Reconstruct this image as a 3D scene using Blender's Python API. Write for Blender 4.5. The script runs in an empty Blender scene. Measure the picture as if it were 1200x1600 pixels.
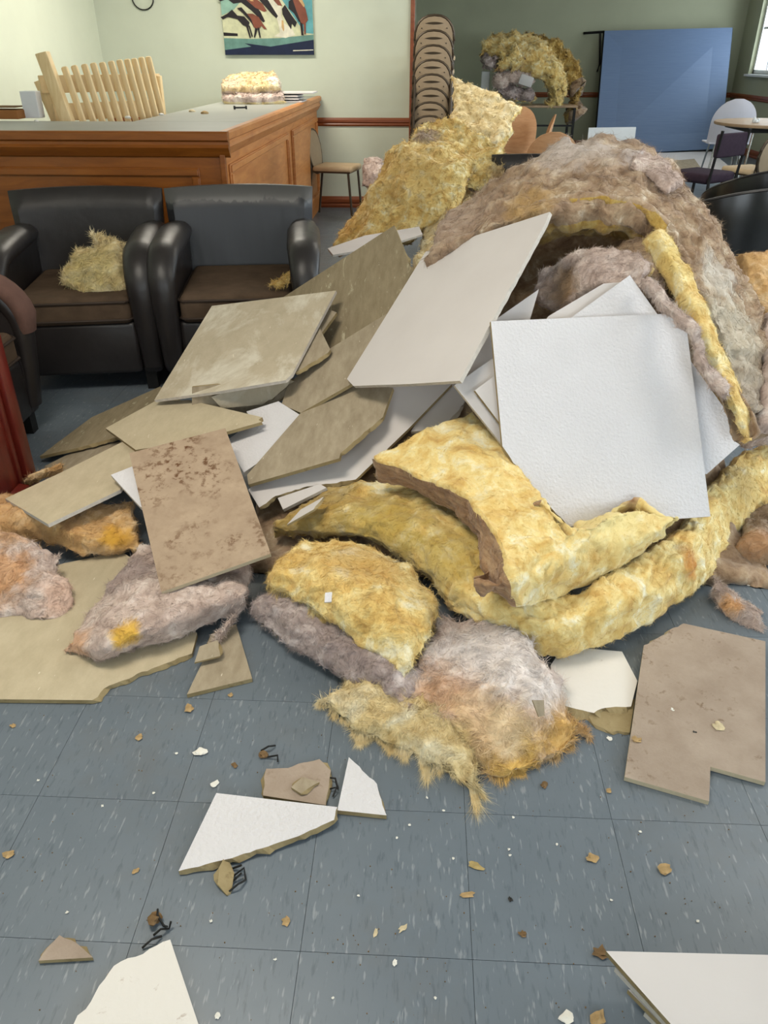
import bpy, bmesh, math, random
import numpy as np
from mathutils import Vector, Matrix

SC = bpy.context.scene
COL = SC.collection
random.seed(4)
RNG = np.random.default_rng(11)

# ------------------------------------------------------------------ camera
F = 1202.0
TH = math.atan((800 - 87) / F)
YAW = math.radians(2.74)
H = 1.37
cam = bpy.data.cameras.new('camera')
cam.sensor_fit = 'VERTICAL'
cam.sensor_height = 36.0
cam.lens = 36.0 * F / 1600.0
cam.clip_start = 0.05
cam_o = bpy.data.objects.new('camera', cam)
COL.objects.link(cam_o)
cam_o.location = (0, 0, H)
cam_o.rotation_euler = (math.pi / 2 - TH, 0, YAW)
SC.camera = cam_o

# ------------------------------------------------------------------ world, light, exposure
w = bpy.data.worlds.new('world')
SC.world = w
w.use_nodes = True
wn = w.node_tree.nodes
wn['Background'].inputs['Color'].default_value = (0.78, 0.88, 1.0, 1)
wn['Background'].inputs['Strength'].default_value = 2.5
SC.view_settings.view_transform = 'Standard'
SC.view_settings.look = 'None'
SC.view_settings.gamma = 1.0
SC.view_settings.use_curve_mapping = False
SC.view_settings.exposure = -0.3
SC.cycles.adaptive_threshold = 0.03
SC.cycles.max_bounces = 5
SC.cycles.diffuse_bounces = 2
SC.cycles.glossy_bounces = 2
SC.cycles.transmission_bounces = 2

XL, XR, YN, YB, YF, ZC = -3.15, 5.1, -2.6, 8.55, 14.9, 2.7     # room extents
XRET = -0.16                                                    # end of the near back wall
# windows: (y0, y1, z0, z1) on the right wall; (x0, x1, z0, z1) on the rear wall
WR = [(12.75, 14.3, 1.12, 2.35), (8.9, 10.7, 1.12, 2.35), (5.2, 7.0, 1.12, 2.35), (1.0, 3.4, 1.0, 2.35)]
WN = [(-2.2, -0.2, 0.9, 2.35), (1.0, 3.6, 0.9, 2.35)]


def area(name, loc, rot, sx, sy, power, col):
    l = bpy.data.lights.new(name, 'AREA')
    l.shape = 'RECTANGLE'
    l.size = sx
    l.size_y = sy
    l.energy = power
    l.color = col
    o = bpy.data.objects.new(name, l)
    COL.objects.link(o)
    o.location = loc
    o.rotation_euler = rot
    return o


for (a, b, z0, z1), p in zip(WR, (60, 100, 170, 190)):
    area('daylight', (XR + 0.28, (a + b) / 2, (z0 + z1) / 2), (0, math.radians(90), 0), z1 - z0, b - a, p, (0.90, 0.95, 1.0))
for (a, b, z0, z1), p in zip(WN, (40, 110)):
    area('daylight', ((a + b) / 2, YN - 0.28, (z0 + z1) / 2), (math.radians(90), 0, 0), b - a, z1 - z0, p, (0.95, 0.97, 1.0))
FILL_LAMPS = [(-1.0, 1.5), (2.2, 2.6), (-1.6, 6.9), (1.5, 7.0), (2.8, 11.2)]  # unseen ceiling lights, added to fill in light from above
FILL_W = (46, 24, 58, 30, 10)
for (x, y), p in zip(FILL_LAMPS, FILL_W):
    area('fill_light_glow', (x, y, ZC - 0.09), (0, 0, 0), 1.1, 0.5, p, (1.0, 0.93, 0.80))

# ------------------------------------------------------------------ pixel rays (image taken as 1200 x 1600)
fh = np.array([-math.sin(YAW), math.cos(YAW), 0.0])
RT = np.array([math.cos(YAW), math.sin(YAW), 0.0])
UW = np.array([0.0, 0.0, 1.0])
FW = fh * math.cos(TH) - UW * math.sin(TH)
UP = fh * math.sin(TH) + UW * math.cos(TH)
CAM = np.array([0.0, 0.0, H])


def ray(px, py):
    return FW + RT * (px - 600) / F - UP * (py - 800) / F


def Z(px, py, z):                 # point seen at a pixel, at height z
    r = ray(px, py)
    return CAM + r * ((z - H) / r[2])


def D(px, py, d):                 # point seen at a pixel, at ground distance d
    r = ray(px, py)
    return CAM + r * (d / float(np.dot(r, fh)))


def G(rows, mode):
    f = Z if mode == 'z' else D
    return np.array([[f(*p) for p in r] for r in rows])


# ------------------------------------------------------------------ numpy gradient noise
_perm = np.random.default_rng(3).permutation(256)
_perm = np.concatenate([_perm, _perm])
_g = np.random.default_rng(5).normal(size=(256, 3))
_g /= np.linalg.norm(_g, axis=1)[:, None]


def perlin(p):
    p = np.asarray(p, float)
    i = np.floor(p).astype(int)
    f = p - i
    u = f * f * f * (f * (f * 6 - 15) + 10)
    i &= 255
    out = 0
    for dx in (0, 1):
        for dy in (0, 1):
            for dz in (0, 1):
                h = _perm[(_perm[(_perm[(i[:, 0] + dx) & 255] + i[:, 1] + dy) & 255] + i[:, 2] + dz) & 255]
                g = _g[h]
                d = (g * (f - np.array([dx, dy, dz]))).sum(1)
                wgt = (u[:, 0] if dx else 1 - u[:, 0]) * (u[:, 1] if dy else 1 - u[:, 1]) * (u[:, 2] if dz else 1 - u[:, 2])
                out = out + wgt * d
    return out


def billow(p):
    return np.abs(perlin(p)) * 2.0 - 0.45


# ------------------------------------------------------------------ materials
MATS = {}


class NT:
    def __init__(s, name, rough=0.7, spec=0.3):
        s.m = bpy.data.materials.new(name)
        s.m.use_nodes = True
        s.t = s.m.node_tree
        s.b = s.t.nodes['Principled BSDF']
        s.b.inputs['Roughness'].default_value = rough
        s.b.inputs['Specular IOR Level'].default_value = spec
        MATS[name] = s.m

    def n(s, typ, **kw):
        o = s.t.nodes.new(typ)
        for k, v in kw.items():
            if k in o.inputs.keys():
                o.inputs[k].default_value = v
            else:
                setattr(o, k, v)
        return o

    def l(s, a, b):
        s.t.links.new(a, b)

    def coords(s, kind='Object', scale=(1, 1, 1), rot=(0, 0, 0)):
        if kind == 'World':
            c = s.n('ShaderNodeNewGeometry').outputs['Position']
        else:
            c = s.n('ShaderNodeTexCoord').outputs[kind]
        mp = s.n('ShaderNodeMapping')
        mp.inputs['Scale'].default_value = scale
        mp.inputs['Rotation'].default_value = rot
        s.l(c, mp.inputs['Vector'])
        return mp.outputs['Vector']

    def noise(s, vec, scale, detail=4, rough=0.55, dist=0.0):
        o = s.n('ShaderNodeTexNoise')
        o.inputs['Scale'].default_value = scale
        o.inputs['Detail'].default_value = detail
        o.inputs['Roughness'].default_value = rough
        o.inputs['Distortion'].default_value = dist
        s.l(vec, o.inputs['Vector'])
        return o.outputs['Fac']

    def ramp(s, fac, stops):
        o = s.n('ShaderNodeValToRGB')
        e = o.color_ramp.elements
        while len(e) < len(stops):
            e.new(0.5)
        for x, (p, c) in zip(e, stops):
            x.position = p
            x.color = (*c, 1) if len(c) == 3 else c
        s.l(fac, o.inputs['Fac'])
        return o.outputs['Color']

    def mix(s, fac, a, b):
        o = s.n('ShaderNodeMix', data_type='RGBA')
        for sock, v in ((o.inputs[0], fac), (o.inputs[6], a), (o.inputs[7], b)):
            if isinstance(v, (int, float)):
                sock.default_value = v
            elif isinstance(v, tuple):
                sock.default_value = (*v, 1)
            else:
                s.l(v, sock)
        return o.outputs[2]

    def col(s, c):
        if isinstance(c, tuple):
            s.b.inputs['Base Color'].default_value = (*c, 1)
        else:
            s.l(c, s.b.inputs['Base Color'])

    def bump(s, fac, strength, dist=0.01, prev=None):
        o = s.n('ShaderNodeBump')
        o.inputs['Strength'].default_value = strength
        o.inputs['Distance'].default_value = dist
        s.l(fac, o.inputs['Height'])
        if prev is not None:
            s.l(prev, o.inputs['Normal'])
        s.l(o.outputs['Normal'], s.b.inputs['Normal'])
        return o.outputs['Normal']


def srgb(r, g, b):
    def f(c):
        c /= 255.0
        return c / 12.92 if c <= 0.04045 else ((c + 0.055) / 1.055) ** 2.4
    return (f(r), f(g), f(b))


def plain(name, c, rough=0.6, spec=0.3, metal=0.0, var=0.12, scale=8, bump=0.0):
    t = NT(name, rough, spec)
    v = t.coords()
    k = tuple(max(0, x * (1 - var)) for x in c)
    k2 = tuple(min(1, x * (1 + var)) for x in c)
    nz = t.noise(v, scale, 5)
    t.col(t.ramp(nz, [(0.3, k), (0.7, k2)]))
    t.b.inputs['Metallic'].default_value = metal
    if bump:
        t.bump(t.noise(v, scale * 6, 4), bump, 0.004)
    return t.m


def wool(name, stops, clump=14, fine=0.5, stretch=(1, 1, 1)):
    t = NT(name, 0.95, 0.05)
    v = t.coords('World', stretch)
    a = t.noise(v, clump, 6, 0.62, 0.6)
    b = t.noise(v, 95, 4, 0.65, 1.0)
    m = t.n('ShaderNodeMath', operation='MULTIPLY_ADD')
    t.l(b, m.inputs[0])
    m.inputs[1].default_value = 0.2
    t.l(a, m.inputs[2])
    s2 = t.n('ShaderNodeMath', operation='SUBTRACT')
    t.l(m.outputs[0], s2.inputs[0])
    s2.inputs[1].default_value = 0.1
    base = t.ramp(s2.outputs[0], stops)
    at = t.n('ShaderNodeAttribute', attribute_name='tint')
    t.col(t.mix(at.outputs['Alpha'], base, at.outputs['Color']))
    t.b.inputs['Sheen Weight'].default_value = 0.25
    t.b.inputs['Sheen Roughness'].default_value = 0.6
    v2 = t.coords('World', (1, 1, 0.6))
    nb = t.bump(t.noise(v2, 42, 4, 0.6, 1.2), fine * 0.6, 0.012)
    t.bump(t.noise(v2, 300, 3, 0.7, 0.8), fine * 0.45, 0.003, nb)
    pass
    return t.m


wool('wool_yellow', [(0.24, srgb(204, 156, 80)), (0.42, srgb(232, 196, 118)), (0.56, srgb(244, 220, 152)), (0.70, srgb(251, 242, 210))])
wool('wool_olive', [(0.25, srgb(142, 106, 46)), (0.5, srgb(192, 156, 80)), (0.72, srgb(222, 200, 136))])
wool('wool_brown', [(0.28, srgb(116, 88, 64)), (0.48, srgb(164, 136, 108)), (0.60, srgb(184, 160, 132)), (0.70, srgb(216, 200, 178))])
wool('wool_pinkgrey', [(0.25, srgb(168, 144, 132)), (0.5, srgb(206, 184, 172)), (0.70, srgb(240, 226, 216))])
wool('wool_lilac', [(0.25, srgb(132, 114, 110)), (0.5, srgb(172, 154, 148)), (0.70, srgb(218, 204, 200))])
wool('wool_orange', [(0.25, srgb(174, 128, 76)), (0.5, srgb(208, 166, 110)), (0.72, srgb(236, 208, 166))])
wool('wool_pale', [(0.25, srgb(210, 178, 116)), (0.5, srgb(236, 214, 162)), (0.72, srgb(249, 239, 210))])
# layered brown paper-like edge of a batt
wool('wool_edge', [(0.3, srgb(132, 96, 66)), (0.5, srgb(172, 134, 98)), (0.7, srgb(200, 166, 128))], clump=10, stretch=(1, 1, 5))

# ceiling board faces
t = NT('tile_white', 0.75, 0.25)
v = t.coords('World')
t.col(t.mix(t.noise(v, 7, 4), srgb(214, 211, 213), srgb(226, 223, 225)))
vo = t.n('ShaderNodeTexVoronoi')
vo.inputs['Scale'].default_value = 110
t.l(v, vo.inputs['Vector'])
t.bump(t.noise(v, 120, 3, 0.5), 0.55, 0.006)
t = NT('tile_white_smooth', 0.8, 0.2)
v = t.coords('World')
t.col(t.mix(t.noise(v, 4, 3), srgb(206, 199, 196), srgb(220, 214, 211)))
t.bump(t.noise(v, 40, 3), 0.08, 0.004)
t = NT('tile_white_dirty', 0.8, 0.2)
v = t.coords('World')
st = t.ramp(t.noise(v, 13, 6, 0.7, 1.5), [(0.62, (0, 0, 0)), (0.75, (1, 1, 1))])
t.col(t.mix(st, srgb(230, 224, 216), srgb(160, 134, 112)))
t.bump(t.noise(v, 90, 4), 0.3, 0.004)


def tanmat(name, a, b, streak=(1, 1, 1), stain=None, lo=0.6, hi=0.68, sc=6, flecks=True):
    t = NT(name, 0.85, 0.2)
    v = t.coords('World')
    vs = t.coords('World', streak, (0, 0, 0.5))
    c = t.mix(t.ramp(t.noise(vs, 11, 6, 0.65), [(0.3, (0, 0, 0)), (0.72, (1, 1, 1))]), a, b)
    if stain:
        f = t.ramp(t.noise(vs, sc, 7, 0.68, 0.7 if flecks else 0.15), [(lo, (0, 0, 0)), (hi, (1, 1, 1))])
        if not flecks:           # dirt: fine specks gathered in blotches
            g = t.ramp(t.noise(v, 4.5, 4, 0.6), [(0.46, (0.10, 0.10, 0.10)), (0.62, (1, 1, 1))])
            f = t.mix(g, (0.0, 0.0, 0.0), f)
        c = t.mix(f, c, stain)
    if flecks:
        f2 = t.ramp(t.noise(t.coords('World', (6, 1.5, 3), (0, 0, 0.6)), 22, 2), [(0.73, (0, 0, 0)), (0.77, (1, 1, 1))])
        c = t.mix(f2, c, srgb(222, 212, 192))
    t.col(c)
    t.bump(t.noise(v, 130, 5, 0.7), 0.35, 0.004)
    return t.m


tanmat('tile_tan', srgb(150, 136, 114), srgb(178, 164, 141), (3, 1, 1))
tanmat('tile_tan_light', srgb(184, 170, 142), srgb(202, 188, 160), (2, 1, 1))
tanmat('tile_tan_stained', srgb(178, 165, 141), srgb(194, 181, 158), (1.6, 1.0, 1), srgb(212, 204, 186), 0.50, 0.62, 2.2)
tanmat('tile_tan_wet', srgb(138, 124, 98), srgb(162, 147, 120), (3.5, 0.8, 1), srgb(196, 186, 158), 0.60, 0.66, 7)
tanmat('tile_brown_dirt', srgb(164, 142, 120), srgb(184, 162, 138), (1, 1, 1), srgb(104, 72, 48), 0.50, 0.60, 34, False)
tanmat('tile_grey_dirt', srgb(158, 140, 124), srgb(180, 163, 147), (1, 1, 1), srgb(132, 112, 93), 0.55, 0.66, 44, False)
tanmat('tile_core', srgb(140, 122, 86), srgb(172, 154, 116), (1, 1, 1), srgb(110, 92, 60), 0.55, 0.7, 40, False)
plain('tile_rim', srgb(206, 198, 188), 0.85, 0.2, var=0.1, scale=60, bump=0.2)

# floor vinyl
t = NT('vinyl_tile', 0.36, 0.45)
v = t.coords('World')
oi = t.n('ShaderNodeObjectInfo')
add = t.n('ShaderNodeVectorMath', operation='ADD')
t.l(v, add.inputs[0])
cx = t.n('ShaderNodeCombineXYZ')
ml = t.n('ShaderNodeMath', operation='MULTIPLY')
t.l(oi.outputs['Random'], ml.inputs[0])
ml.inputs[1].default_value = 37.0
t.l(ml.outputs[0], cx.inputs['Z'])
t.l(cx.outputs['Vector'], add.inputs[1])
mp = t.n('ShaderNodeMapping')
mp.inputs['Scale'].default_value = (9.0, 1.7, 1)
mp.inputs['Rotation'].default_value = (0, 0, 0.10)
t.l(add.outputs['Vector'], mp.inputs['Vector'])
base = t.mix(t.noise(add.outputs['Vector'], 6, 5), srgb(98, 108, 117), srgb(112, 121, 129))
dk = t.ramp(t.noise(mp.outputs['Vector'], 13, 3, 0.6), [(0.56, (0, 0, 0)), (0.70, (0.6, 0.6, 0.6))])
base = t.mix(dk, base, srgb(80, 89, 99))
mp2 = t.n('ShaderNodeMapping')
mp2.inputs['Location'].default_value = (3.7, 9.1, 0)
t.l(mp.outputs['Vector'], mp2.inputs['Vector'])
wh = t.ramp(t.noise(mp2.outputs['Vector'], 15, 2, 0.5), [(0.63, (0, 0, 0)), (0.71, (0.42, 0.42, 0.42))])
base = t.mix(wh, base, srgb(166, 170, 172))
dirt = t.ramp(t.noise(v, 2.2, 6, 0.7), [(0.52, (0, 0, 0)), (0.8, (0.5, 0.5, 0.5))])
base = t.mix(dirt, base, srgb(104, 98, 90))
t.col(base)
rr = t.n('ShaderNodeMapRange')
t.l(t.noise(v, 9, 5, 0.7), rr.inputs['Value'])
rr.inputs['To Min'].default_value = 0.27
rr.inputs['To Max'].default_value = 0.5
t.l(rr.outputs['Result'], t.b.inputs['Roughness'])
t.bump(t.noise(v, 60, 3), 0.05, 0.002)
plain('floor_joint', srgb(52, 59, 65), 0.9)

# walls and wood
plain('wall_green', srgb(208, 213, 194), 0.75, 0.25, var=0.03, scale=3, bump=0.04)
plain('wall_cream', srgb(222, 226, 204), 0.75, 0.25, var=0.03, scale=3, bump=0.04)
plain('wall_sage', srgb(168, 170, 144), 0.75, 0.25, var=0.05, scale=2, bump=0.04)
plain('ceiling_paint', srgb(232, 230, 224), 0.9, 0.1, var=0.03)
plain('window_paint', srgb(235, 235, 230), 0.5, 0.4, var=0.02)


def wood(name, a, b, sc=(1.2, 1.2, 14), rough=0.35, spec=0.5):
    t = NT(name, rough, spec)
    v = t.coords('Object', sc)
    n1 = t.noise(v, 3.0, 6, 0.6, 1.2)
    t.col(t.ramp(n1, [(0.3, a), (0.7, b)]))
    t.bump(n1, 0.08, 0.003)
    return t.m


wood('wood_bar', srgb(122, 66, 18), srgb(152, 88, 30), (0.9, 0.9, 6))
wood('wood_bar_lit', srgb(176, 108, 52), srgb(204, 138, 76), (0.9, 0.9, 6), 0.4)  # lighter copy of the bar wood: light on the end side put into its colour
wood('wood_trim', srgb(118, 58, 26), srgb(146, 78, 38), (1, 12, 12))
wood('wood_pale', srgb(224, 190, 134), srgb(244, 218, 168), (8, 8, 1.2), 0.5)
wood('wood_red', srgb(84, 24, 18), srgb(116, 38, 27), (8, 8, 1), 0.3)
wood('wood_beech', srgb(206, 150, 104), srgb(224, 172, 126), (2, 2, 8), 0.4)
plain('counter_grey', srgb(150, 152, 146), 0.45, 0.4, var=0.05, scale=5)
t = NT('leather_black', 0.40, 0.45)
v = t.coords()
t.col(t.mix(t.noise(v, 9, 4), srgb(30, 27, 27), srgb(44, 39, 38)))
t.bump(t.noise(v, 140, 3), 0.12, 0.002, t.bump(t.noise(v, 5, 3), 0.25, 0.02))
t = NT('leather_worn', 0.4, 0.5)
v = t.coords()
# worn grey strip along the top of the back, with a ragged lower edge
sep = t.n('ShaderNodeSeparateXYZ')
t.l(t.coords(), sep.inputs[0])
m = t.n('ShaderNodeMath', operation='MULTIPLY_ADD')
t.l(t.noise(t.coords('Object', (1, 1, 0.35)), 14, 5, 0.65), m.inputs[0])
m.inputs[1].default_value = 0.11
t.l(sep.outputs['Z'], m.inputs[2])
f = t.ramp(m.outputs[0], [(0.795, (0, 0, 0)), (0.80, (1, 1, 1))])
t.col(t.mix(f, srgb(34, 33, 36), srgb(78, 76, 74)))
sp = t.coords('Object', (9, 9, 1.2))
t.bump(t.noise(sp, 1.1, 2), 0.25, 0.02)
plain('suede_brown', srgb(88, 72, 58), 0.95, 0.1, var=0.2, scale=10, bump=0.25)
plain('suede_worn', srgb(98, 74, 66), 0.95, 0.1, var=0.15, scale=14, bump=0.3)
plain('piping', srgb(60, 48, 40), 0.7)
plain('shell_black', srgb(22, 22, 22), 0.28, 0.5, var=0.1)
plain('metal_brown', srgb(74, 62, 48), 0.4, 0.5, 0.4)
plain('vinyl_brown', srgb(152, 133, 108), 0.5, 0.4, var=0.06, scale=20, bump=0.1)
plain('vinyl_tan', srgb(196, 172, 138), 0.6, 0.3, var=0.06, scale=20)
plain('chrome', srgb(190, 190, 190), 0.2, 0.5, 1.0, var=0.03)
plain('metal_black', srgb(28, 27, 26), 0.45, 0.4, 0.3)
plain('fabric_purple', srgb(54, 43, 52), 0.9, 0.1, var=0.15, scale=40, bump=0.2)
plain('shell_white', srgb(214, 212, 220), 0.5, 0.4, var=0.03)
plain('table_edge', srgb(170, 142, 112), 0.45, 0.4)
t = NT('board_blue', 0.42, 0.4)
v = t.coords('Object', (1, 1, 30))
t.col(t.mix(t.noise(v, 4, 4), srgb(92, 113, 146), srgb(114, 134, 164)))
t.bump(t.noise(t.coords('Object', (1, 1, 40)), 12, 3), 0.06, 0.002)
plain('paper_white', srgb(226, 228, 228), 0.8, 0.2, var=0.04)
plain('cardboard', srgb(152, 104, 62), 0.85, 0.1)
plain('plastic_black', srgb(24, 22, 20), 0.5, 0.4)
plain('crumb_white', srgb(232, 228, 218), 0.9, 0.1)
plain('crumb_olive', srgb(168, 148, 100), 0.95, 0.1, var=0.25, scale=60)
plain('crumb_pale', srgb(206, 190, 156), 0.95, 0.1, var=0.2, scale=60)
plain('crumb_ochre', srgb(176, 148, 106), 0.95, 0.1, var=0.25, scale=60)
plain('crumb_brown', srgb(122, 98, 70), 0.95, 0.1, var=0.25, scale=60)
# picture colours
for nm, c in dict(pic_sky=(96, 160, 166), pic_haze=(206, 206, 170), pic_green=(104, 142, 132), pic_navy=(24, 34, 62), pic_black=(34, 28, 32),
                  pic_brown=(128, 72, 54), pic_tan=(196, 160, 110), pic_dust=(222, 216, 196), pic_teal=(140, 176, 160)).items():
    plain(nm, srgb(*c), 0.5, 0.3, var=0.18, scale=14)
t = NT('window_glass', 0.1, 0.5)
t.t.nodes.remove(t.b)
tr = t.n('ShaderNodeBsdfTransparent')
tr.inputs['Color'].default_value = (0.93, 0.96, 0.97, 1)
gl = t.n('ShaderNodeBsdfGlossy')
gl.inputs['Roughness'].default_value = 0.05
mx = t.n('ShaderNodeMixShader')
mx.inputs[0].default_value = 0.06
t.l(tr.outputs[0], mx.inputs[1])
t.l(gl.outputs[0], mx.inputs[2])
t.l(mx.outputs[0], t.t.nodes['Material Output'].inputs['Surface'])
t = NT('poly_wrap', 0.25, 0.5)
t.b.inputs['Base Color'].default_value = (0.8, 0.78, 0.76, 1)
t.b.inputs['Alpha'].default_value = 0.55
t = NT('fill_diffuser')
t.b.inputs['Base Color'].default_value = (0.9, 0.9, 0.88, 1)
t.b.inputs['Emission Color'].default_value = (1, 0.93, 0.8, 1)
t.b.inputs['Emission Strength'].default_value = 3.0


# ------------------------------------------------------------------ object helpers
def wloc(o):
    l = np.zeros(3)
    while o is not None:
        l += np.array(o.location)
        o = o.parent
    return l


def tag(o, label=None, cat=None, group=None, kind=None):
    if label:
        o['label'] = label
    if cat:
        o['category'] = cat
    if group:
        o['group'] = group
    if kind:
        o['kind'] = kind
    return o


def empty(name, loc, label, cat, group=None, rz=0.0):
    o = bpy.data.objects.new(name, None)
    o.empty_display_size = 0.1
    COL.objects.link(o)
    o.location = tuple(loc)
    o.rotation_euler = (0, 0, rz)
    return tag(o, label, cat, group)


def link_mesh(name, me, mats, parent=None, smooth=False):
    for m in ([mats] if isinstance(mats, str) else mats):
        me.materials.append(MATS[m])
    if smooth:
        me.polygons.foreach_set('use_smooth', np.ones(len(me.polygons), bool))
    o = bpy.data.objects.new(name, me)
    COL.objects.link(o)
    if parent is not None:
        o.parent = parent
    return o


def world_mesh(name, verts, faces, mats, parent=None, smooth=False, matidx=None):
    """verts in world coordinates; origin put at the base of a top-level thing"""
    v = np.asarray(verts, float)
    org = wloc(parent) if parent is not None else np.array([(v[:, 0].min() + v[:, 0].max()) / 2, (v[:, 1].min() + v[:, 1].max()) / 2, v[:, 2].min()])
    me = bpy.data.meshes.new(name)
    me.from_pydata((v - org).tolist(), [], [list(map(int, f)) for f in faces] if not isinstance(faces, list) else faces)
    if matidx is not None:
        me.polygons.foreach_set('material_index', np.asarray(matidx, np.int32))
    o = link_mesh(name, me, mats, parent, smooth)
    if parent is None:
        o.location = tuple(org)
    me.update()
    return o


class MB:
    """collects shapes into one bmesh in local coordinates"""

    def __init__(s):
        s.bm = bmesh.new()

    def _xf(s, vs, M):
        if M is not None:
            bmesh.ops.transform(s.bm, matrix=M, verts=vs)

    def box(s, c, sz, r=0.0, seg=2, M=None):
        g = bmesh.ops.create_cube(s.bm, size=1.0)
        vs = g['verts']
        for x in vs:
            x.co = Vector((c[0] + x.co.x * sz[0], c[1] + x.co.y * sz[1], c[2] + x.co.z * sz[2]))
        if r > 0:
            es = list({e for x in vs for e in x.link_edges})
            rr = bmesh.ops.bevel(s.bm, geom=es, offset=r, segments=seg, profile=0.5, affect='EDGES')
            vs = list({q for f in rr['faces'] for q in f.verts} | {q for q in vs if q.is_valid})
        s._xf(vs, M)
        return s

    def prism(s, pts, a, b, axis='x', r=0.0, seg=3, M=None):
        """polygon pts in the plane normal to axis, from a to b"""
        def mk(p, t):
            return {'x': (t, p[0], p[1]), 'y': (p[0], t, p[1]), 'z': (p[0], p[1], t)}[axis]
        v1 = [s.bm.verts.new(mk(p, a)) for p in pts]
        v2 = [s.bm.verts.new(mk(p, b)) for p in pts]
        n = len(pts)
        fs = [s.bm.faces.new(v1), s.bm.faces.new(v2[::-1])]
        for i in range(n):
            fs.append(s.bm.faces.new((v1[i], v2[i], v2[(i + 1) % n], v1[(i + 1) % n])))
        bmesh.ops.recalc_face_normals(s.bm, faces=fs)
        vs = v1 + v2
        if r > 0:
            es = [e for f in fs[:2] for e in f.edges]
            rr = bmesh.ops.bevel(s.bm, geom=list(set(es)), offset=r, segments=seg, profile=0.5, affect='EDGES')
            vs = list({q for f in rr['faces'] for q in f.verts} | {q for q in vs if q.is_valid})
        s._xf(vs, M)
        return s

    def tube(s, path, r, n=8, closed=False, flat=None, ref=None):
        P = [Vector(p) for p in path]
        rings = []
        m = len(P)
        up = Vector(ref) if ref else Vector((0.03, 0.07, 1)).normalized()
        for i, p in enumerate(P):
            a = P[i - 1] if (i > 0 or closed) else P[i]
            b = P[(i + 1) % m] if (i < m - 1 or closed) else P[i]
            tg = (b - a).normalized()
            x = tg.cross(up)
            if x.length < 1e-3:
                x = tg.cross(Vector((1, 0, 0)))
            x.normalize()
            y = x.cross(tg).normalized()
            rad = r[i] if isinstance(r, (list, tuple)) else r
            fx, fy = flat if flat else (1, 1)
            rings.append([s.bm.verts.new(p + x * (math.cos(2 * math.pi * k / n) * rad * fx) + y * (math.sin(2 * math.pi * k / n) * rad * fy)) for k in range(n)])
        fs = []
        for i in range(m if closed else m - 1):
            a, b = rings[i], rings[(i + 1) % m]
            for k in range(n):
                fs.append(s.bm.faces.new((a[k], a[(k + 1) % n], b[(k + 1) % n], b[k])))
        if not closed:
            fs.append(s.bm.faces.new(rings[0][::-1]))
            fs.append(s.bm.faces.new(rings[-1]))
        bmesh.ops.recalc_face_normals(s.bm, faces=fs)
        return s

    def lathe(s, prof, c=(0, 0), n=24):
        rings = []
        for rad, z in prof:
            rings.append([s.bm.verts.new((c[0] + rad * math.cos(2 * math.pi * k / n), c[1] + rad * math.sin(2 * math.pi * k / n), z)) for k in range(n)])
        fs = []
        for a, b in zip(rings, rings[1:]):
            for k in range(n):
                fs.append(s.bm.faces.new((a[k], a[(k + 1) % n], b[(k + 1) % n], b[k])))
        fs.append(s.bm.faces.new(rings[0][::-1]))
        fs.append(s.bm.faces.new(rings[-1]))
        bmesh.ops.recalc_face_normals(s.bm, faces=fs)
        return s

    def build(s, name, mats, parent=None, smooth=False):
        me = bpy.data.meshes.new(name)
        s.bm.to_mesh(me)
        s.bm.free()
        o = link_mesh(name, me, mats, parent, smooth)
        if smooth:
            try:
                me.set_sharp_from_angle(angle=math.radians(42))
            except Exception:
                pass
        return o

    def build_world(s, name, mats, smooth=False):
        """top-level mesh built in world coordinates: origin moved to its base"""
        xs = [v.co.copy() for v in s.bm.verts]
        o = Vector(((min(v.x for v in xs) + max(v.x for v in xs)) / 2, (min(v.y for v in xs) + max(v.y for v in xs)) / 2, min(v.z for v in xs)))
        for v in s.bm.verts:
            v.co -= o
        ob = s.build(name, mats, None, smooth)
        ob.location = o
        return ob


def dup(root, loc, rz, label=None, group=None, keep=None):
    r = root.copy()
    COL.objects.link(r)
    r.location = tuple(loc)
    r.rotation_euler = (0, 0, rz)
    if label:
        r['label'] = label
    if group:
        r['group'] = group
    for ch in list(root.children):
        if keep and ch.name.split('.')[0] not in keep:
            continue
        c = ch.copy()
        COL.objects.link(c)
        c.parent = r
        for g in list(ch.children):
            d = g.copy()
            COL.objects.link(d)
            d.parent = c
    return r


def struct(o):
    o['kind'] = 'structure'
    return o


# ------------------------------------------------------------------ setting
def rect_with_holes(a0, a1, b0, b1, holes):
    """list of rectangles covering [a0,a1]x[b0,b1] minus holes (a, a, b, b), holes side by side along a"""
    out = []
    x = a0
    for (h0, h1, g0, g1) in sorted(holes):
        out.append((x, h0, b0, b1))
        out.append((h0, h1, b0, g0))
        out.append((h0, h1, g1, b1))
        x = h1
    out.append((x, a1, b0, b1))
    return [r for r in out if r[1] - r[0] > 1e-6 and r[3] - r[2] > 1e-6]


TW = 0.2
m = MB()
m.box(((XL + XRET) / 2, YB + TW / 2, ZC / 2), (XRET - XL, TW, ZC))
struct(m.build_world('wall_back', 'wall_green'))
m = MB()
m.box((XL - TW / 2, (YN + YB) / 2, ZC / 2), (TW, YB - YN + 2 * TW, ZC))
struct(m.build_world('wall_left', 'wall_cream'))
m = MB()
m.box((XRET - TW / 2 - 0.02, (YB + TW + YF) / 2, ZC / 2), (TW, YF - YB - TW, ZC))
struct(m.build_world('wall_return', 'wall_sage'))
m = MB()
m.box(((XRET + XR) / 2, YF + TW / 2, ZC / 2), (XR - XRET + 2 * TW, TW, ZC))
struct(m.build_world('wall_far', 'wall_sage'))
m = MB()
for (a, b, c, d) in rect_with_holes(YN, YF, 0, ZC, [w_ for w_ in WR]):
    m.box((XR + TW / 2, (a + b) / 2, (c + d) / 2), (TW, b - a, d - c))
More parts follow.
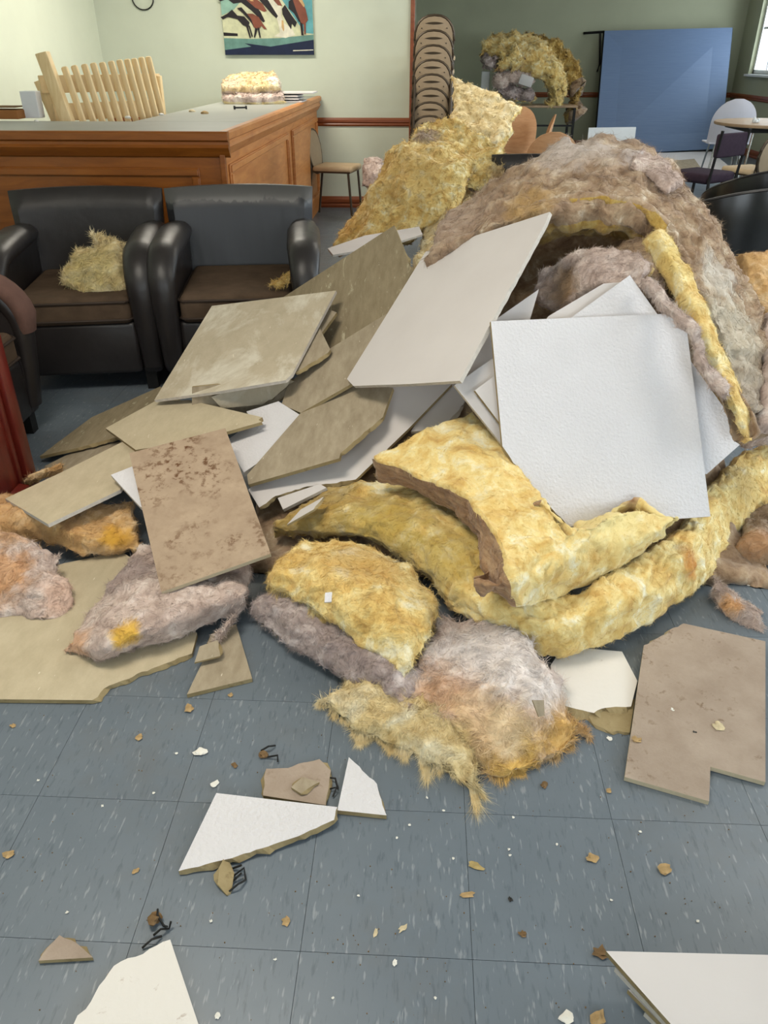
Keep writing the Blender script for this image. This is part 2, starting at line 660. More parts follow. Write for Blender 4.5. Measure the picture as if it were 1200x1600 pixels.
struct(m.build_world('wall_right', 'wall_sage'))
m = MB()
for (a, b, c, d) in rect_with_holes(XL, XR, 0, ZC, [w_ for w_ in WN]):
    m.box(((a + b) / 2, YN - TW / 2, (c + d) / 2), (b - a, TW, d - c))
struct(m.build_world('wall_rear', 'wall_cream'))
m = MB()
m.box(((XL + XR) / 2, (YN + YF) / 2, ZC + 0.05), (XR - XL + 0.4, YF - YN + 0.4, 0.1))
struct(m.build_world('ceiling', 'ceiling_paint'))

# windows
wi = 0


def window(along, p0, p1, z0, z1, at, sgn):
    """along 'y' (right wall) or 'x' (rear wall); at = wall face, sgn = outward"""
    global wi
    wi += 1
    o = bpy.data.objects.new('window_%d' % wi, None)
    COL.objects.link(o)
    struct(o)
    base = ((at + sgn * 0.1, (p0 + p1) / 2, z0) if along == 'y' else ((p0 + p1) / 2, at + sgn * 0.1, z0))
    o.location = base
    wd, ht = p1 - p0, z1 - z0

    def bx(m_, a, z, sa, sz, dep, off=0.0):
        if along == 'y':
            m_.box((off * sgn, a, z), (dep, sa, sz))
        else:
            m_.box((a, off * sgn, z), (sa, dep, sz))
        return m_
    f = MB()
    for sa in (-1, 1):
        bx(f, sa * (wd / 2 - 0.03), ht / 2, 0.06, ht, 0.08)
    bx(f, 0, 0.03, wd, 0.06, 0.08)
    bx(f, 0, ht - 0.03, wd, 0.06, 0.08)
    f.build('window_frame', 'window_paint', o)
    n = 3
    for k in range(1, n):
        bx(MB(), -wd / 2 + wd * k / n, ht / 2, 0.035, ht - 0.12, 0.05).build('mullion', 'window_paint', o)
    bx(MB(), 0, ht * 0.5, wd - 0.12, 0.035, 0.045).build('glazing_bar', 'window_paint', o)
    for k in range(n):
        for j in range(2):
            bx(MB(), -wd / 2 + wd * (k + 0.5) / n, ht * (0.25 + 0.5 * j), wd / n - 0.04, ht / 2 - 0.06, 0.006).build('pane', 'window_glass', o)
    bx(MB(), 0, -0.015, wd + 0.1, 0.03, 0.26, -0.02).build('window_sill', 'window_paint', o)


for (a, b, c, d) in WR:
    window('y', a, b, c, d, XR, 1)
for (a, b, c, d) in WN:
    window('x', a, b, c, d, YN, -1)

# trims: chair rails, baseboards, corner post
RZ = 0.80


def moulding(name, a, b, z, h, out):
    """wood moulding with a stepped section from a to b (xy), projecting along out"""
    a, b, out = Vector((*a, 0)), Vector((*b, 0)), Vector((*out, 0))
    prof = [(0, 0), (0.012, 0.0), (0.02, h * 0.2), (0.014, h * 0.35), (0.024, h * 0.5), (0.024, h * 0.75), (0.012, h), (0, h)]
    bm = bmesh.new()
    rows = []
    for e in (a, b):
        rows.append([bm.verts.new(e + out * p + Vector((0, 0, z + q))) for p, q in prof])
    n = len(prof)
    fs = [bm.faces.new(rows[0]), bm.faces.new(rows[1][::-1])]
    for i in range(n):
        fs.append(bm.faces.new((rows[0][i], rows[1][i], rows[1][(i + 1) % n], rows[0][(i + 1) % n])))
    bmesh.ops.recalc_face_normals(bm, faces=fs)
    mb = MB()
    mb.bm.free()
    mb.bm = bm
    return struct(mb.build_world(name, 'wood_trim'))


moulding('trim_1', (XL, YB), (XRET, YB), RZ - 0.035, 0.075, (0, -1))
moulding('trim_2', (XRET, YF), (XR, YF), RZ - 0.035, 0.075, (0, -1))
moulding('trim_3', (XR, 0), (XR, YF), RZ - 0.035, 0.075, (-1, 0))
moulding('baseboard_back', (XL, YB), (XRET, YB), 0.0, 0.11, (0, -1))
moulding('baseboard_far', (XRET, YF), (XR, YF), 0.0, 0.11, (0, -1))
moulding('baseboard_right', (XR, 0), (XR, YF), 0.0, 0.11, (-1, 0))
m = MB()
m.box((XRET + 0.02, YB + TW / 2, ZC / 2), (0.04, TW + 0.05, ZC), 0.006)
struct(m.build_world('trim_4', 'wood_trim'))

# floor: joint bed, single vinyl tiles as children
m = MB()
m.box(((XL + XR) / 2, (YN + YF) / 2, -0.012), (XR - XL + 0.4, YF - YN + 0.4, 0.02))
floor = struct(m.build_world('floor', 'floor_joint'))
FO = np.array(floor.location)
TS, GX, GY = 0.305, 0.119, 1.075
tb = MB()
tb.box((0, 0, -0.001), (TS - 0.0009, TS - 0.0009, 0.002))
tile_me = bpy.data.meshes.new('floor_tile')
tb.bm.to_mesh(tile_me)
tb.bm.free()
tile_me.materials.append(MATS['vinyl_tile'])
cells = []
for i in range(-12, 20):
    for j in range(-14, 48):
        x, y = GX + (i + 0.5) * TS, GY + (j + 0.5) * TS
        if XL - TS / 2 < x < XR + TS / 2 and YN - TS / 2 < y < YF + TS / 2:
            p = np.array([x, y, 0]) - CAM
            zc = p @ FW
            vis = False
            if zc > 0.3:
                u_, v_ = 600 + F * (p @ RT) / zc, 800 - F * (p @ UP) / zc
                vis = -160 < u_ < 1360 and -50 < v_ < 1850
            cells.append((0 if vis else 1, np.linalg.norm(p), x, y))
cells.sort()
rest = MB()
for k, (nv, dist, x, y) in enumerate(cells):
    if k < 300 and nv == 0:
        o = bpy.data.objects.new('floor_tile', tile_me)
        COL.objects.link(o)
        o.parent = floor
        o.location = (x - FO[0], y - FO[1], 0 - FO[2])
    else:
        rest.box((x - FO[0], y - FO[1], -0.001 - FO[2]), (TS - 0.0009, TS - 0.0009, 0.002))
rest.build('floor_tile_field', 'vinyl_tile', floor)['kind'] = 'stuff'

# ceiling panels, unseen, added to brighten the room
for k, (x, y) in enumerate(FILL_LAMPS):
    where = ['above the front of the debris', 'above the right of the debris', 'above the bar counter', 'above the stacked chairs', 'above the far tables'][k]
    o = empty('added_light_panel', (x, y, ZC - 0.06), 'added fill light panel on the ceiling ' + where, 'ceiling light', 'added fill light panels')
    MB().box((0, 0, 0.035), (1.24, 0.64, 0.05), 0.004).build('housing', 'window_paint', o)
    MB().box((0, 0, 0.006), (1.16, 0.56, 0.008)).build('diffuser', 'fill_diffuser', o)

# ------------------------------------------------------------------ bar counter
BX, BY, BZ = -1.07, 4.42, 1.05
bar = empty('bar_counter', (BX, BY, 0), 'L-shaped wooden bar counter with panelled sides and grey top', 'bar counter')
LXB = XL + 0.01 - BX           # local left end
LYB = YB - 0.03 - BY           # local far end
WG = 0.68
MB().box((LXB / 2, 0.02, 0.49), (-LXB, 0.03, 0.98)).build('front_panel', 'wood_bar', bar)
MB().box((-0.02, LYB / 2 + 0.02, 0.49), (0.03, LYB - 0.02, 0.98)).build('end_panel', 'wood_bar_lit', bar)
MB().box((LXB / 2 - WG / 2, WG - 0.02, 0.5), (-LXB - WG, 0.03, 0.98)).build('inner_panel', 'wood_bar', bar)
MB().box((-WG + 0.02, (WG + LYB) / 2, 0.5), (0.03, LYB - WG, 0.98)).build('inner_panel', 'wood_bar', bar)
top = MB()
top.box((LXB / 2, WG / 2, 1.015), (-LXB, WG, 0.03))
top.build('countertop', 'counter_grey', bar)
top = MB()
top.box((-WG / 2, (WG + LYB) / 2, 1.0155), (WG, LYB - WG, 0.03))
top.build('countertop', 'counter_grey', bar)


def edge_profile():
    return [(0.0, 1.032), (-0.035, 1.032), (-0.047, 1.022), (-0.047, 0.992), (-0.030, 0.982), (-0.030, 0.968), (-0.040, 0.955), (-0.024, 0.93), (-0.012, 0.912), (0.0, 0.905)]


m = MB()
m.prism([(p, q) for p, q in edge_profile()], LXB, 0.047, 'x')
m.build('edge_moulding', 'wood_bar', bar)
m = MB()
m.prism([(-p, q) for p, q in edge_profile()], 0.0, LYB, 'y')
m.build('edge_moulding', 'wood_bar_lit', bar)
MB().box((0.004, -0.004, 0.46), (0.03, 0.03, 0.92), 0.004).build('corner_post', 'wood_bar', bar)


def frame_bars(face, a0, a1, z0, z1, mat):
    o = None
    for (c0, c1, d0, d1) in ((a0, a1, z1 - 0.045, z1), (a0, a1, z0, z0 + 0.045), (a0, a0 + 0.045, z0 + 0.045, z1 - 0.045), (a1 - 0.045, a1, z0 + 0.045, z1 - 0.045)):
        m_ = MB()
        for off, ins in ((0.012, 0), (0.022, 0.012)):
            if face == 'front':
                m_.box(((c0 + c1) / 2, 0.005 - off / 2, (d0 + d1) / 2), (c1 - c0 - ins, off, d1 - d0 - ins), 0.003, 1)
            else:
                m_.box((-0.005 + off / 2, (c0 + c1) / 2, (d0 + d1) / 2), (off, c1 - c0 - ins, d1 - d0 - ins), 0.003, 1)
        m_.build('panel_moulding', mat, bar)


frame_bars('front', LXB + 0.2, -0.13, 0.14, 0.855, 'wood_bar')
frame_bars('end', 0.14, 2.2, 0.14, 0.855, 'wood_bar_lit')
frame_bars('end', 2.4, LYB - 0.1, 0.14, 0.855, 'wood_bar_lit')
MB().box((LXB / 2, 0.0, 0.05), (-LXB, 0.02, 0.1)).build('kick_board', 'wood_bar', bar)

# slatted wooden panel standing in the bar well
sp = empty('slatted_wooden_panel', D(190, 185, 5.75) * np.array([1, 1, 0]), 'pale wooden slatted panel with one thick post behind the counter', 'wooden panel')
SPO = wloc(sp)


def bar_between(p, q, w_, dpt, name, mat, parent, r=0.006, q_to_floor=True):
    p, q = np.array(p), np.array(q)
    if q_to_floor:
        q = p + (q - p) * (p[2] - 0.01) / (p[2] - q[2])
    d = q - p
    L = np.linalg.norm(d)
    z = d / L
    y = np.array([0, 1.0, 0]) - z * z[1]
    y /= np.linalg.norm(y)
    x = np.cross(y, z)
    M = Matrix(((x[0], y[0], z[0], 0), (x[1], y[1], z[1], 0), (x[2], y[2], z[2], 0), (0, 0, 0, 1)))
    c = (p + q) / 2 - wloc(parent)
    M = Matrix.Translation(Vector(c)) @ M
    mb = MB()
    mb.box((0, 0, 0), (w_, dpt, L), r, 2, M)
    return mb.build(name, mat, parent, True)


bar_between(D(66, 82, 5.45), D(103, 182, 5.45), 0.075, 0.06, 'post', 'wood_pale', sp)
tx = [100, 115, 131, 145, 159, 173, 186, 198, 209, 220, 231]
ty = [104, 102, 100, 98, 97, 95, 93, 92, 91, 89, 88]
bx_ = [127, 143, 157, 171, 184, 197, 209, 221, 231, 242, 252]
for k in range(11):
    dd = 5.5 + 0.05 * k
    bar_between(D(tx[k], ty[k], dd), D(bx_[k], 182 - k, dd), 0.042, 0.032, 'slat', 'wood_pale', sp, 0.012)
bar_between(D(247, 118, 6.1), D(253, 170, 6.1), 0.04, 0.05, 'post', 'wood_pale', sp)
bar_between(D(62, 132, 5.56), D(250, 128, 6.14), 0.10, 0.022, 'rail', 'wood_pale', sp, 0.004, False)
bar_between(D(84, 176, 5.56), D(252, 168, 6.14), 0.10, 0.022, 'rail', 'wood_pale', sp, 0.004, False)
bar_between(D(66, 124, 5.62), D(92, 184, 5.62), 0.11, 0.03, 'backing_board', 'wood_pale', sp, 0.004)


def on_plane(px, py, z):
    return Z(px, py, z)


# small things on the counter
m = MB()
p = Z(15, 184, 1.03)
m.box((p[0] - 0.05, p[1] - 0.04, 1.03 + 0.025), (0.34, 0.18, 0.05), 0.004)
o = m.build_world('wooden_tray', 'cardboard')
tag(o, 'low brown wooden tray at the left end of the counter', 'tray')
m = MB()
m.box((p[0] - 0.05, p[1] - 0.03, 1.083), (0.3, 0.15, 0.006), 0.002, 1, Matrix.Translation((0, 0, 0.012)))
o = m.build_world('bark_strip', 'crumb_brown')
tag(o, 'dark brown strip lying on the low wooden tray', 'wood strip')
c = Z(55, 184, 1.03)
MBx = MB()
MBx.box((c[0], c[1], 1.03 + 0.075), (0.10, 0.08, 0.15), 0.004)
tag(MBx.build_world('white_box', 'paper_white'), 'small white box beside the thick wooden post on the counter', 'box')
for k, (px, py, s_, mt, lb) in enumerate([(84, 180, 0.035, 'crumb_white', 'crumpled white paper scrap in front of the thick wooden post'),
                                          (252, 180, 0.018, 'crumb_white', 'white crumb on the grey counter top right of the slats'),
                                          (200, 185, 0.02, 'crumb_white', 'flat white flake on the counter under the slats'),
                                          (320, 178, 0.026, 'crumb_ochre', 'yellow fluff crumb on the counter near its corner'),
                                          (300, 175, 0.022, 'crumb_pale', 'pale fluff crumb on the counter behind the yellow one'),
                                          (57, 190, 0.015, 'crumb_white', 'tiny white crumb at the left end of the counter')]):
    c = Z(px, py, 1.03)
    bm = bmesh.new()
    bmesh.ops.create_icosphere(bm, subdivisions=2, radius=s_)
    for v_ in bm.verts:
        q = np.array(v_.co)
        v_.co *= 1 + 0.5 * float(perlin((q * 60 + k * 7)[None])[0])
        v_.co.z = max(v_.co.z * 0.55, -s_ * 0.2) + s_ * 0.2
        v_.co += Vector(c)
    mb = MB()
    mb.bm.free()
    mb.bm = bm
    tag(mb.build_world('counter_crumb', mt, True), lb, 'crumb')
for px, py, rz, lb in [(376, 171, 0.3, 'black plastic clip on the counter nearest its side edge'), (393, 157, -0.4, 'black plastic clip on the counter by the folded batt')]:
    c = Z(px, py, 1.032)
    M = Matrix.Translation(Vector(c)) @ Matrix.Rotation(rz, 4, 'Z')
    mb = MB()
    mb.box((0, 0, 0.012), (0.09, 0.012, 0.012), 0.002, 1, M)
    mb.box((-0.042, 0.02, 0.012), (0.012, 0.05, 0.022), 0.002, 1, M)
    mb.box((0.042, 0.01, 0.012), (0.012, 0.03, 0.022), 0.002, 1, M)
    tag(mb.build_world('plastic_clip', 'plastic_black'), lb, 'clip')
# small stack of thin white boards on the counter's end
for k, (x0, x1, py, dz, lb) in enumerate([(440, 482, 147.5, 0.000, 'lowest'), (436, 477, 144, 0.02, 'second'), (432, 476, 141, 0.04, 'third'), (430, 498, 137, 0.062, 'topmost')]):
    d0 = 7.75
    a = D(x0, 140, d0)
    b = D(x1, 140, d0)
    mb = MB()
    mb.box(((a[0] + b[0]) / 2, d0 - 0.35 + 0.02 * k, 1.031 + 0.006 + dz), (b[0] - a[0], 0.34, 0.010), 0.001, 1,)
    tag(mb.build_world('white_board_offcut', 'tile_white_smooth'), lb + ' thin white board offcut beside the folded batt on the counter', 'board')

# ------------------------------------------------------------------ picture of running horses
PX0, PX1 = D(348, 80, 8.5)[0], D(490, 80, 8.5)[0]
PW = PX1 - PX0
PZ0 = D(420, 86, 8.5)[2]
pic = empty('horse_picture', (PX0, YB, PZ0), 'unframed picture of galloping horses over blue-green ground on the wall', 'picture')
S = PW / 930.0                  # picture units: 0..930 across, up from the lower edge
MB().box((PW / 2, -0.02, 0.37), (PW, 0.035, 0.74), 0.003).build('canvas', 'pic_haze', pic)
layer = [0]


def paint(name, pts, mat):
    layer[0] += 1
    y = -0.0375 - 0.0004 * layer[0]
    m_ = MB()
    m_.prism([((x - 120) * S, (575 - z_) * S) for x, z_ in pts], y - 0.0006, y, 'y')
    m_.build(name, mat, pic)


paint('painted_sky', [(600, -350), (1049, -350), (1049, 390), (960, 380), (860, 250), (760, 120), (640, -40)], 'pic_sky')
paint('painted_sky', [(121, -350), (600, -350), (560, 60), (380, 60), (250, 180), (121, 230)], 'pic_teal')
paint('painted_ground', [(121, 425), (400, 432), (700, 425), (1049, 395), (1049, 574), (121, 574)], 'pic_green')
paint('painted_shadow', [(121, 530), (400, 500), (330, 470), (600, 500), (1049, 440), (1049, 574), (121, 574)], 'pic_navy')
paint('painted_text_bar', [(112 + 10, 375), (268, 385), (268, 408), (122, 405)], 'pic_black')
paint('painted_caption', [(830, 532), (1040, 526), (1040, 534), (830, 541)], 'pic_dust')
paint('painted_dust', [(640, 410), (700, 380), (760, 300), (830, 340), (860, 400), (760, 425)], 'pic_dust')


for nm, mt, pts in [
    ('painted_horse', 'pic_black', [(80, 90), (150, 80), (200, 20), (210, -120), (430, -150), (420, 20), (400, 60), (520, 130), (580, 190), (540, 185), (470, 140), (520, 200), (560, 280), (540, 290), (430, 190), (330, 120), (250, 130), (190, 90), (120, 110)]),
    ('painted_mane', 'pic_brown', [(300, -60), (400, -80), (410, 40), (545, 130), (585, 192), (555, 200), (470, 165), (360, 80), (250, 60)]),
    ('painted_back', 'pic_tan', [(300, 0), (400, 40), (460, 110), (430, 110), (330, 40)]),
    ('painted_horse', 'pic_dust', [(500, -200), (720, -220), (700, 0), (690, 90), (740, 165), (725, 230), (765, 330), (715, 420), (690, 280), (660, 200), (590, 110), (520, 0)]),
    ('painted_mane', 'pic_black', [(400, -120), (510, -140), (540, 10), (610, 110), (695, 235), (680, 255), (640, 225), (560, 145), (480, 60), (410, 0)]),
    ('painted_flank', 'pic_brown', [(625, -60), (660, -70), (690, 50), (745, 150), (700, 145), (640, 80)]),
    ('painted_horse', 'pic_black', [(740, 175), (772, 140), (800, 180), (835, 230), (885, 290), (862, 332), (832, 300), (822, 352), (782, 290), (742, 220)]),
    ('painted_leg', 'pic_tan', [(730, 270), (748, 275), (752, 350), (742, 368), (726, 330)]),
    ('painted_tail', 'pic_black', [(748, 38), (835, 70), (812, 102), (770, 82)]),
    ('painted_horse', 'pic_brown', [(812, 112), (860, 85), (920, 88), (980, 175), (1000, 268), (972, 300), (962, 310), (930, 300), (905, 280), (870, 200), (820, 180)]),
    ('painted_mane', 'pic_black', [(812, 112), (852, 90), (882, 180), (925, 290), (905, 285), (860, 212), (808, 172)]),
    ('painted_flank', 'pic_tan', [(885, 65), (930, 60), (975, 150), (960, 160)]),
    ('painted_leg', 'pic_black', [(915, 285), (940, 300), (948, 402), (925, 402)]),
    ('painted_leg', 'pic_brown', [(952, 300), (976, 300), (970, 392), (955, 392)]),
    ('painted_horse', 'pic_black', [(108, 245), (180, 215), (232, 180), (282, 230), (350, 238), (402, 290), (385, 332), (330, 312), (280, 262), (185, 242), (130, 264)]),
    ('painted_leg', 'pic_black', [(360, 315), (383, 320), (405, 420), (390, 425)]),
    ('painted_leg', 'pic_black', [(385, 315), (402, 318), (425, 410), (412, 415)]),
    ('painted_horse', 'pic_brown', [(288, 175), (330, 160), (380, 215), (440, 215), (500, 245), (540, 305), (575, 350), (545, 345), (518, 318), (492, 350), (440, 332), (418, 270), (350, 212)]),
    ('painted_mane', 'pic_black', [(285, 168), (330, 160), (382, 215), (420, 262), (445, 330), (410, 280), (345, 215)]),
    ('painted_leg', 'pic_black', [(478, 335), (496, 335), (507, 420), (492, 425)]),
    ('painted_leg', 'pic_black', [(455, 335), (480, 345), (446, 422), (434, 420)])]:
    paint(nm, [(x, z_) for x, z_ in pts], mt)
# cable loop on the wall
c = D(215, 0, 8.5)
pts = [(c[0] + 0.10 * math.cos(a), YB - 0.012, c[2] + 0.02 - 0.09 * math.sin(a)) for a in np.linspace(-0.3, math.pi + 0.3, 14)]
tag(MB().tube(pts, 0.006, 6).build_world('cable_loop', 'plastic_black', True), 'thin black cable loop hanging on the wall left of the picture', 'cable')


# ------------------------------------------------------------------ armchairs
def arm_profile(n=10):
    """side profile of an arm (y, z): front at y=-0.36"""
    P = [(-0.34, 0.09), (-0.375, 0.36), (-0.38, 0.44)]
    for a in np.linspace(0, math.pi / 2, n):
        P.append((-0.20 - 0.18 * math.cos(a), 0.45 + 0.19 * math.sin(a)))
    P += [(0.0, 0.655), (0.24, 0.66), (0.36, 0.65), (0.36, 0.09)]
    return P


def make_armchair(label, backmat='leather_black'):
    t_ = empty('armchair', (0, 0, 0), label, 'armchair', 'black leather armchairs')
    MB().box((0, -0.02, 0.21), (0.53, 0.66, 0.24), 0.02, 3).build('seat_base', 'leather_black', t_, True)
    cu = MB().box((0, -0.06, 0.385), (0.51, 0.60, 0.13), 0.035, 4).build('seat_cushion', 'suede_brown', t_, True)
    for z_ in (0.345, 0.425):
        pp = [(-0.235, -0.362), (0.235, -0.362), (0.256, -0.34), (0.256, 0.2), (-0.256, 0.2), (-0.256, -0.34)]
        MB().tube([(x, y, z_) for x, y in pp], 0.006, 6, True).build('piping', 'piping', cu, True)
    # backrest: slightly curved and raked slab
    bm = bmesh.new()
    nx, nz = 18, 14
    ring = []
    for side in (0, 1):
        g = []
        for i in range(nx + 1):
            u = -1 + 2 * i / nx
            rowv = []
            for j in range(nz + 1):
                s_ = j / nz
                zt = 0.80 + 0.012 * (1 - u * u)
                z_ = 0.10 + s_ * (zt - 0.10)
                hw = 0.33 + 0.04 * s_
                rnd = 0.0
                y = 0.215 + 0.10 * s_ + 0.03 * u * u * -1
                thk = 0.15 - 0.03 * s_
                e = max(0, (s_ - 0.9) / 0.1)
                k_ = math.sqrt(max(0.0, 1 - e * e)) * 0.75 + 0.25
                eu = max(0, (abs(u) - 0.88) / 0.12)
                k_ *= math.sqrt(max(0.0, 1 - eu * eu)) * 0.75 + 0.25
                yy = y + thk / 2 + (-1 if side == 0 else 1) * thk / 2 * k_
                rowv.append(bm.verts.new((u * hw, yy, z_)))
            g.append(rowv)
        ring.append(g)
    fs = []
    for side, g in enumerate(ring):
        for i in range(nx):
            for j in range(nz):
                q = (g[i][j], g[i + 1][j], g[i + 1][j + 1], g[i][j + 1])
                fs.append(bm.faces.new(q if side == 0 else q[::-1]))
    A, B = ring
    for j in range(nz):
        fs.append(bm.faces.new((A[0][j + 1], B[0][j + 1], B[0][j], A[0][j])))
        fs.append(bm.faces.new((A[nx][j], B[nx][j], B[nx][j + 1], A[nx][j + 1])))
    for i in range(nx):
        fs.append(bm.faces.new((A[i + 1][nz], B[i + 1][nz], B[i][nz], A[i][nz])))
        fs.append(bm.faces.new((A[i][0], B[i][0], B[i + 1][0], A[i + 1][0])))
    bmesh.ops.recalc_face_normals(bm, faces=fs)
    mb = MB()
    mb.bm.free()
    mb.bm = bm
    mb.build('backrest', backmat, t_, True)
    for s_ in (-1, 1):
        a0, a1 = (0.262, 0.362) if s_ > 0 else (-0.362, -0.262)
        am = MB().prism(arm_profile(), a0, a1, 'x', 0.028, 3).build('arm', 'leather_black', t_, True)
        # rolled pad along the top and front of the arm
        pth = [(s_ * 0.315, y, z_) for y, z_ in ([(-0.335, 0.12), (-0.352, 0.27), (-0.364, 0.40)] + [(-0.20 - 0.165 * math.cos(a), 0.45 + 0.16 * math.sin(a)) for a in np.linspace(0.15, math.pi / 2, 8)] + [(-0.05, 0.618), (0.12, 0.622), (0.28, 0.615)])]
        rr_ = [0.04, 0.044, 0.050] + [0.055 + 0.016 * k / 7 for k in range(8)] + [0.072, 0.072, 0.06]
        MB().tube(pth, rr_, 14, False, (0.75, 1.12), (1, 0, 0)).build('arm_roll', 'leather_black', am, True)
        for y in (-0.3, 0.3):
            MB().prism([(s_ * 0.27, y - 0.025), (s_ * 0.27 + s_ * 0.05, y - 0.025), (s_ * 0.27 + s_ * 0.05, y + 0.025), (s_ * 0.27, y + 0.025)], 0.0, 0.1, 'z').build('foot', 'metal_black', t_)
    return t_


P1 = D(132, 470, 3.66)
ch1 = make_armchair('black leather armchair holding a clump of yellow fluff')
ch1.location = (P1[0] - 0.015, 3.68, 0)
ch1.rotation_euler = (0, 0, math.radians(10))
P2 = D(377, 460, 3.75)
ch2 = make_armchair('black leather armchair with peeling grey back under the board pile', 'leather_worn')
ch2.location = (P2[0] - 0.01, 3.78, 0)
ch2.rotation_euler = (0, 0, math.radians(8))
ch3 = dup(ch1, (-1.93, 2.60, 0), math.radians(92), 'armchair at the left frame edge with brown worn arm behind red wood')
# worn brown cap on its far arm
capp = [(0.315, y, z_) for y, z_ in [(-0.384, 0.43)] + [(-0.20 - 0.19 * math.cos(a), 0.47 + 0.17 * math.sin(a)) for a in np.linspace(0.15, math.pi / 2, 8)] + [(-0.05, 0.64), (0.1, 0.645)]]
MB().tube(capp, [0.04] + [0.052] * 10, 14, False, (0.7, 1.25), (1, 0, 0)).build('arm_cap', 'suede_worn', ch3, True)
c = D(835, 232, 5.9)
ch4 = dup(ch1, (c[0] + 0.08, 6.0, 0), math.radians(176), 'black leather armchair mostly hidden behind the brown insulation arch')

# ------------------------------------------------------------------ red wooden stand at the left edge
c = Z(53, 768, 0.0)
rs = empty('red_wooden_stand', (c[0] + 0.035, c[1], 0), 'cherry-red wooden stand with moulded foot at the left frame edge', 'stand')
MB().box((-0.03, -0.03, 0.47), (0.05, 0.06, 0.94), 0.006).build('corner_post', 'wood_red', rs, True)
MB().box((-0.03, -0.41, 0.47), (0.05, 0.06, 0.94), 0.006).build('corner_post', 'wood_red', rs, True)
MB().box((-0.035, -0.22, 0.47), (0.02, 0.34, 0.88), 0.002).build('side_panel', 'wood_red', rs)
MB().box((-0.026, -0.085, 0.47), (0.02, 0.025, 0.88), 0.006).build('bead_strip', 'wood_red', rs, True)
MB().box((-0.27, -0.02, 0.47), (0.44, 0.02, 0.88), 0.002).build('back_panel', 'wood_red', rs)
MB().box((-0.27, -0.22, 0.955), (0.56, 0.48, 0.03), 0.01).build('top', 'wood_red', rs, True)
mm = MB()
mm.prism([(-0.02, 0.0), (0.075, 0.0), (0.075, 0.02), (0.06, 0.035), (0.05, 0.037), (0.04, 0.06), (0.022, 0.062), (0.012, 0.085), (-0.02, 0.09)], -0.44, -0.10, 'y', 0.004, 2)
mm.build('moulded_foot', 'wood_red', rs, True)


# ------------------------------------------------------------------ banquet chairs
def oval(wd, z0, z1, n=24, pw=2.4):
    zc_ = (z0 + z1) / 2
    hh = (z1 - z0) / 2
    out = []
    for k in range(n):
        a = 2 * math.pi * k / n
        ca, sa = math.cos(a), math.sin(a)
        taper = 1.0 if sa > 0 else 1 - 0.16 * abs(sa)
        out.append((math.copysign(abs(ca) ** (2 / pw), ca) * wd / 2 * taper, zc_ + math.copysign(abs(sa) ** (2 / pw), sa) * hh))
    return out


def tilt(y0, z):                      # back rake
    return y0 + 0.16 * (z - 0.42)


def make_banquet(label, cat_group, back='vinyl_brown', seat='vinyl_tan'):
    t_ = empty('banquet_chair', (0, 0, 0), label, 'chair', cat_group)
    MB().box((0, -0.01, 0.445), (0.36, 0.39, 0.055), 0.024, 3).build('seat', seat, t_, True)
    out = oval(0.335, 0.40, 0.765)
    M = Matrix.Shear('XZ', 4, (0, 0))
    bm = MB()
    bm.prism([(x, z_) for x, z_ in out], -0.014, 0.014, 'y', 0.008, 2)
    for v_ in bm.bm.verts:
        v_.co.y = v_.co.y + tilt(0.19, v_.co.z)
    bk = bm.build('backrest', back, t_, True)
    cr = []
    for k in range(9):
        u = -1 + k / 4
        cr.append((u * 0.080, 0.712 + 0.010 * (1 - u * u)))
    for k in range(9):
        u = 1 - k / 4
        cr.append((u * 0.080, 0.711 - 0.008 * (1 - u * u)))
    bm = MB()
    bm.prism(cr, -0.002, 0.002, 'y')
    for v_ in bm.bm.verts:
        v_.co.y += tilt(0.19, v_.co.z) + 0.0145
    bm.build('handle_slot', 'metal_brown', bk)
    for sx in (-1, 1):
        MB().lathe([(0.005, 0), (0.005, 0.004), (0.003, 0.006)], (0, 0), 8).build('bolt', 'metal_black', bk).matrix_local = Matrix.Translation((sx * 0.112, tilt(0.19, 0.675) + 0.013, 0.675)) @ Matrix.Rotation(-math.pi / 2, 4, 'X')
    MB().tube([(x * 1.03, tilt(0.19, z_), z_) for x, z_ in oval(0.338, 0.395, 0.77)], 0.013, 8, True).build('back_frame', 'metal_brown', t_, True)
    MB().tube([(-0.17, -0.18, 0.425), (0.17, -0.18, 0.425), (0.17, 0.17, 0.425), (-0.17, 0.17, 0.425)], 0.012, 8, True).build('seat_frame', 'metal_brown', t_, True)
    for sx in (-1, 1):
        MB().tube([(sx * 0.16, -0.165, 0.43), (sx * 0.165, -0.20, 0.0)], 0.0115, 8).build('leg', 'metal_brown', t_, True)
        MB().tube([(sx * 0.168, tilt(0.19, 0.56), 0.56), (sx * 0.165, 0.195, 0.43), (sx * 0.17, 0.25, 0.0)], 0.0115, 8).build('leg', 'metal_brown', t_, True)
    return t_


c = D(530, 300, 8.05)
bq = make_banquet('banquet chair with tan seat beside the bar counter, seen from the side', 'banquet chairs')
bq.location = (c[0] - 0.02, 8.02, 0)
bq.rotation_euler = (0, 0, math.radians(78))
c = D(679, 100, 8.3)
ords = ['bottom', 'second', 'third', 'fourth', 'middle', 'sixth', 'seventh', 'eighth', 'topmost']
for k in range(9):
    lb = ('topmost brown banquet chair of the tall stack' if k == 8 else 'lowest brown banquet chair of the tall stack' if k == 0 else ords[k] + ' brown banquet chair of the tall stack, counted from the floor')
    dup(bq, (c[0] - 0.02 + 0.003 * k, 8.34 - 0.006 * k, 0.113 * k), math.radians(176), lb, 'stacked banquet chairs')
c = D(1170, 240, 8.0)
dup(bq, (c[0], 8.0, 0), math.radians(205), 'brown oval-backed banquet chair under the round table', 'banquet chairs')


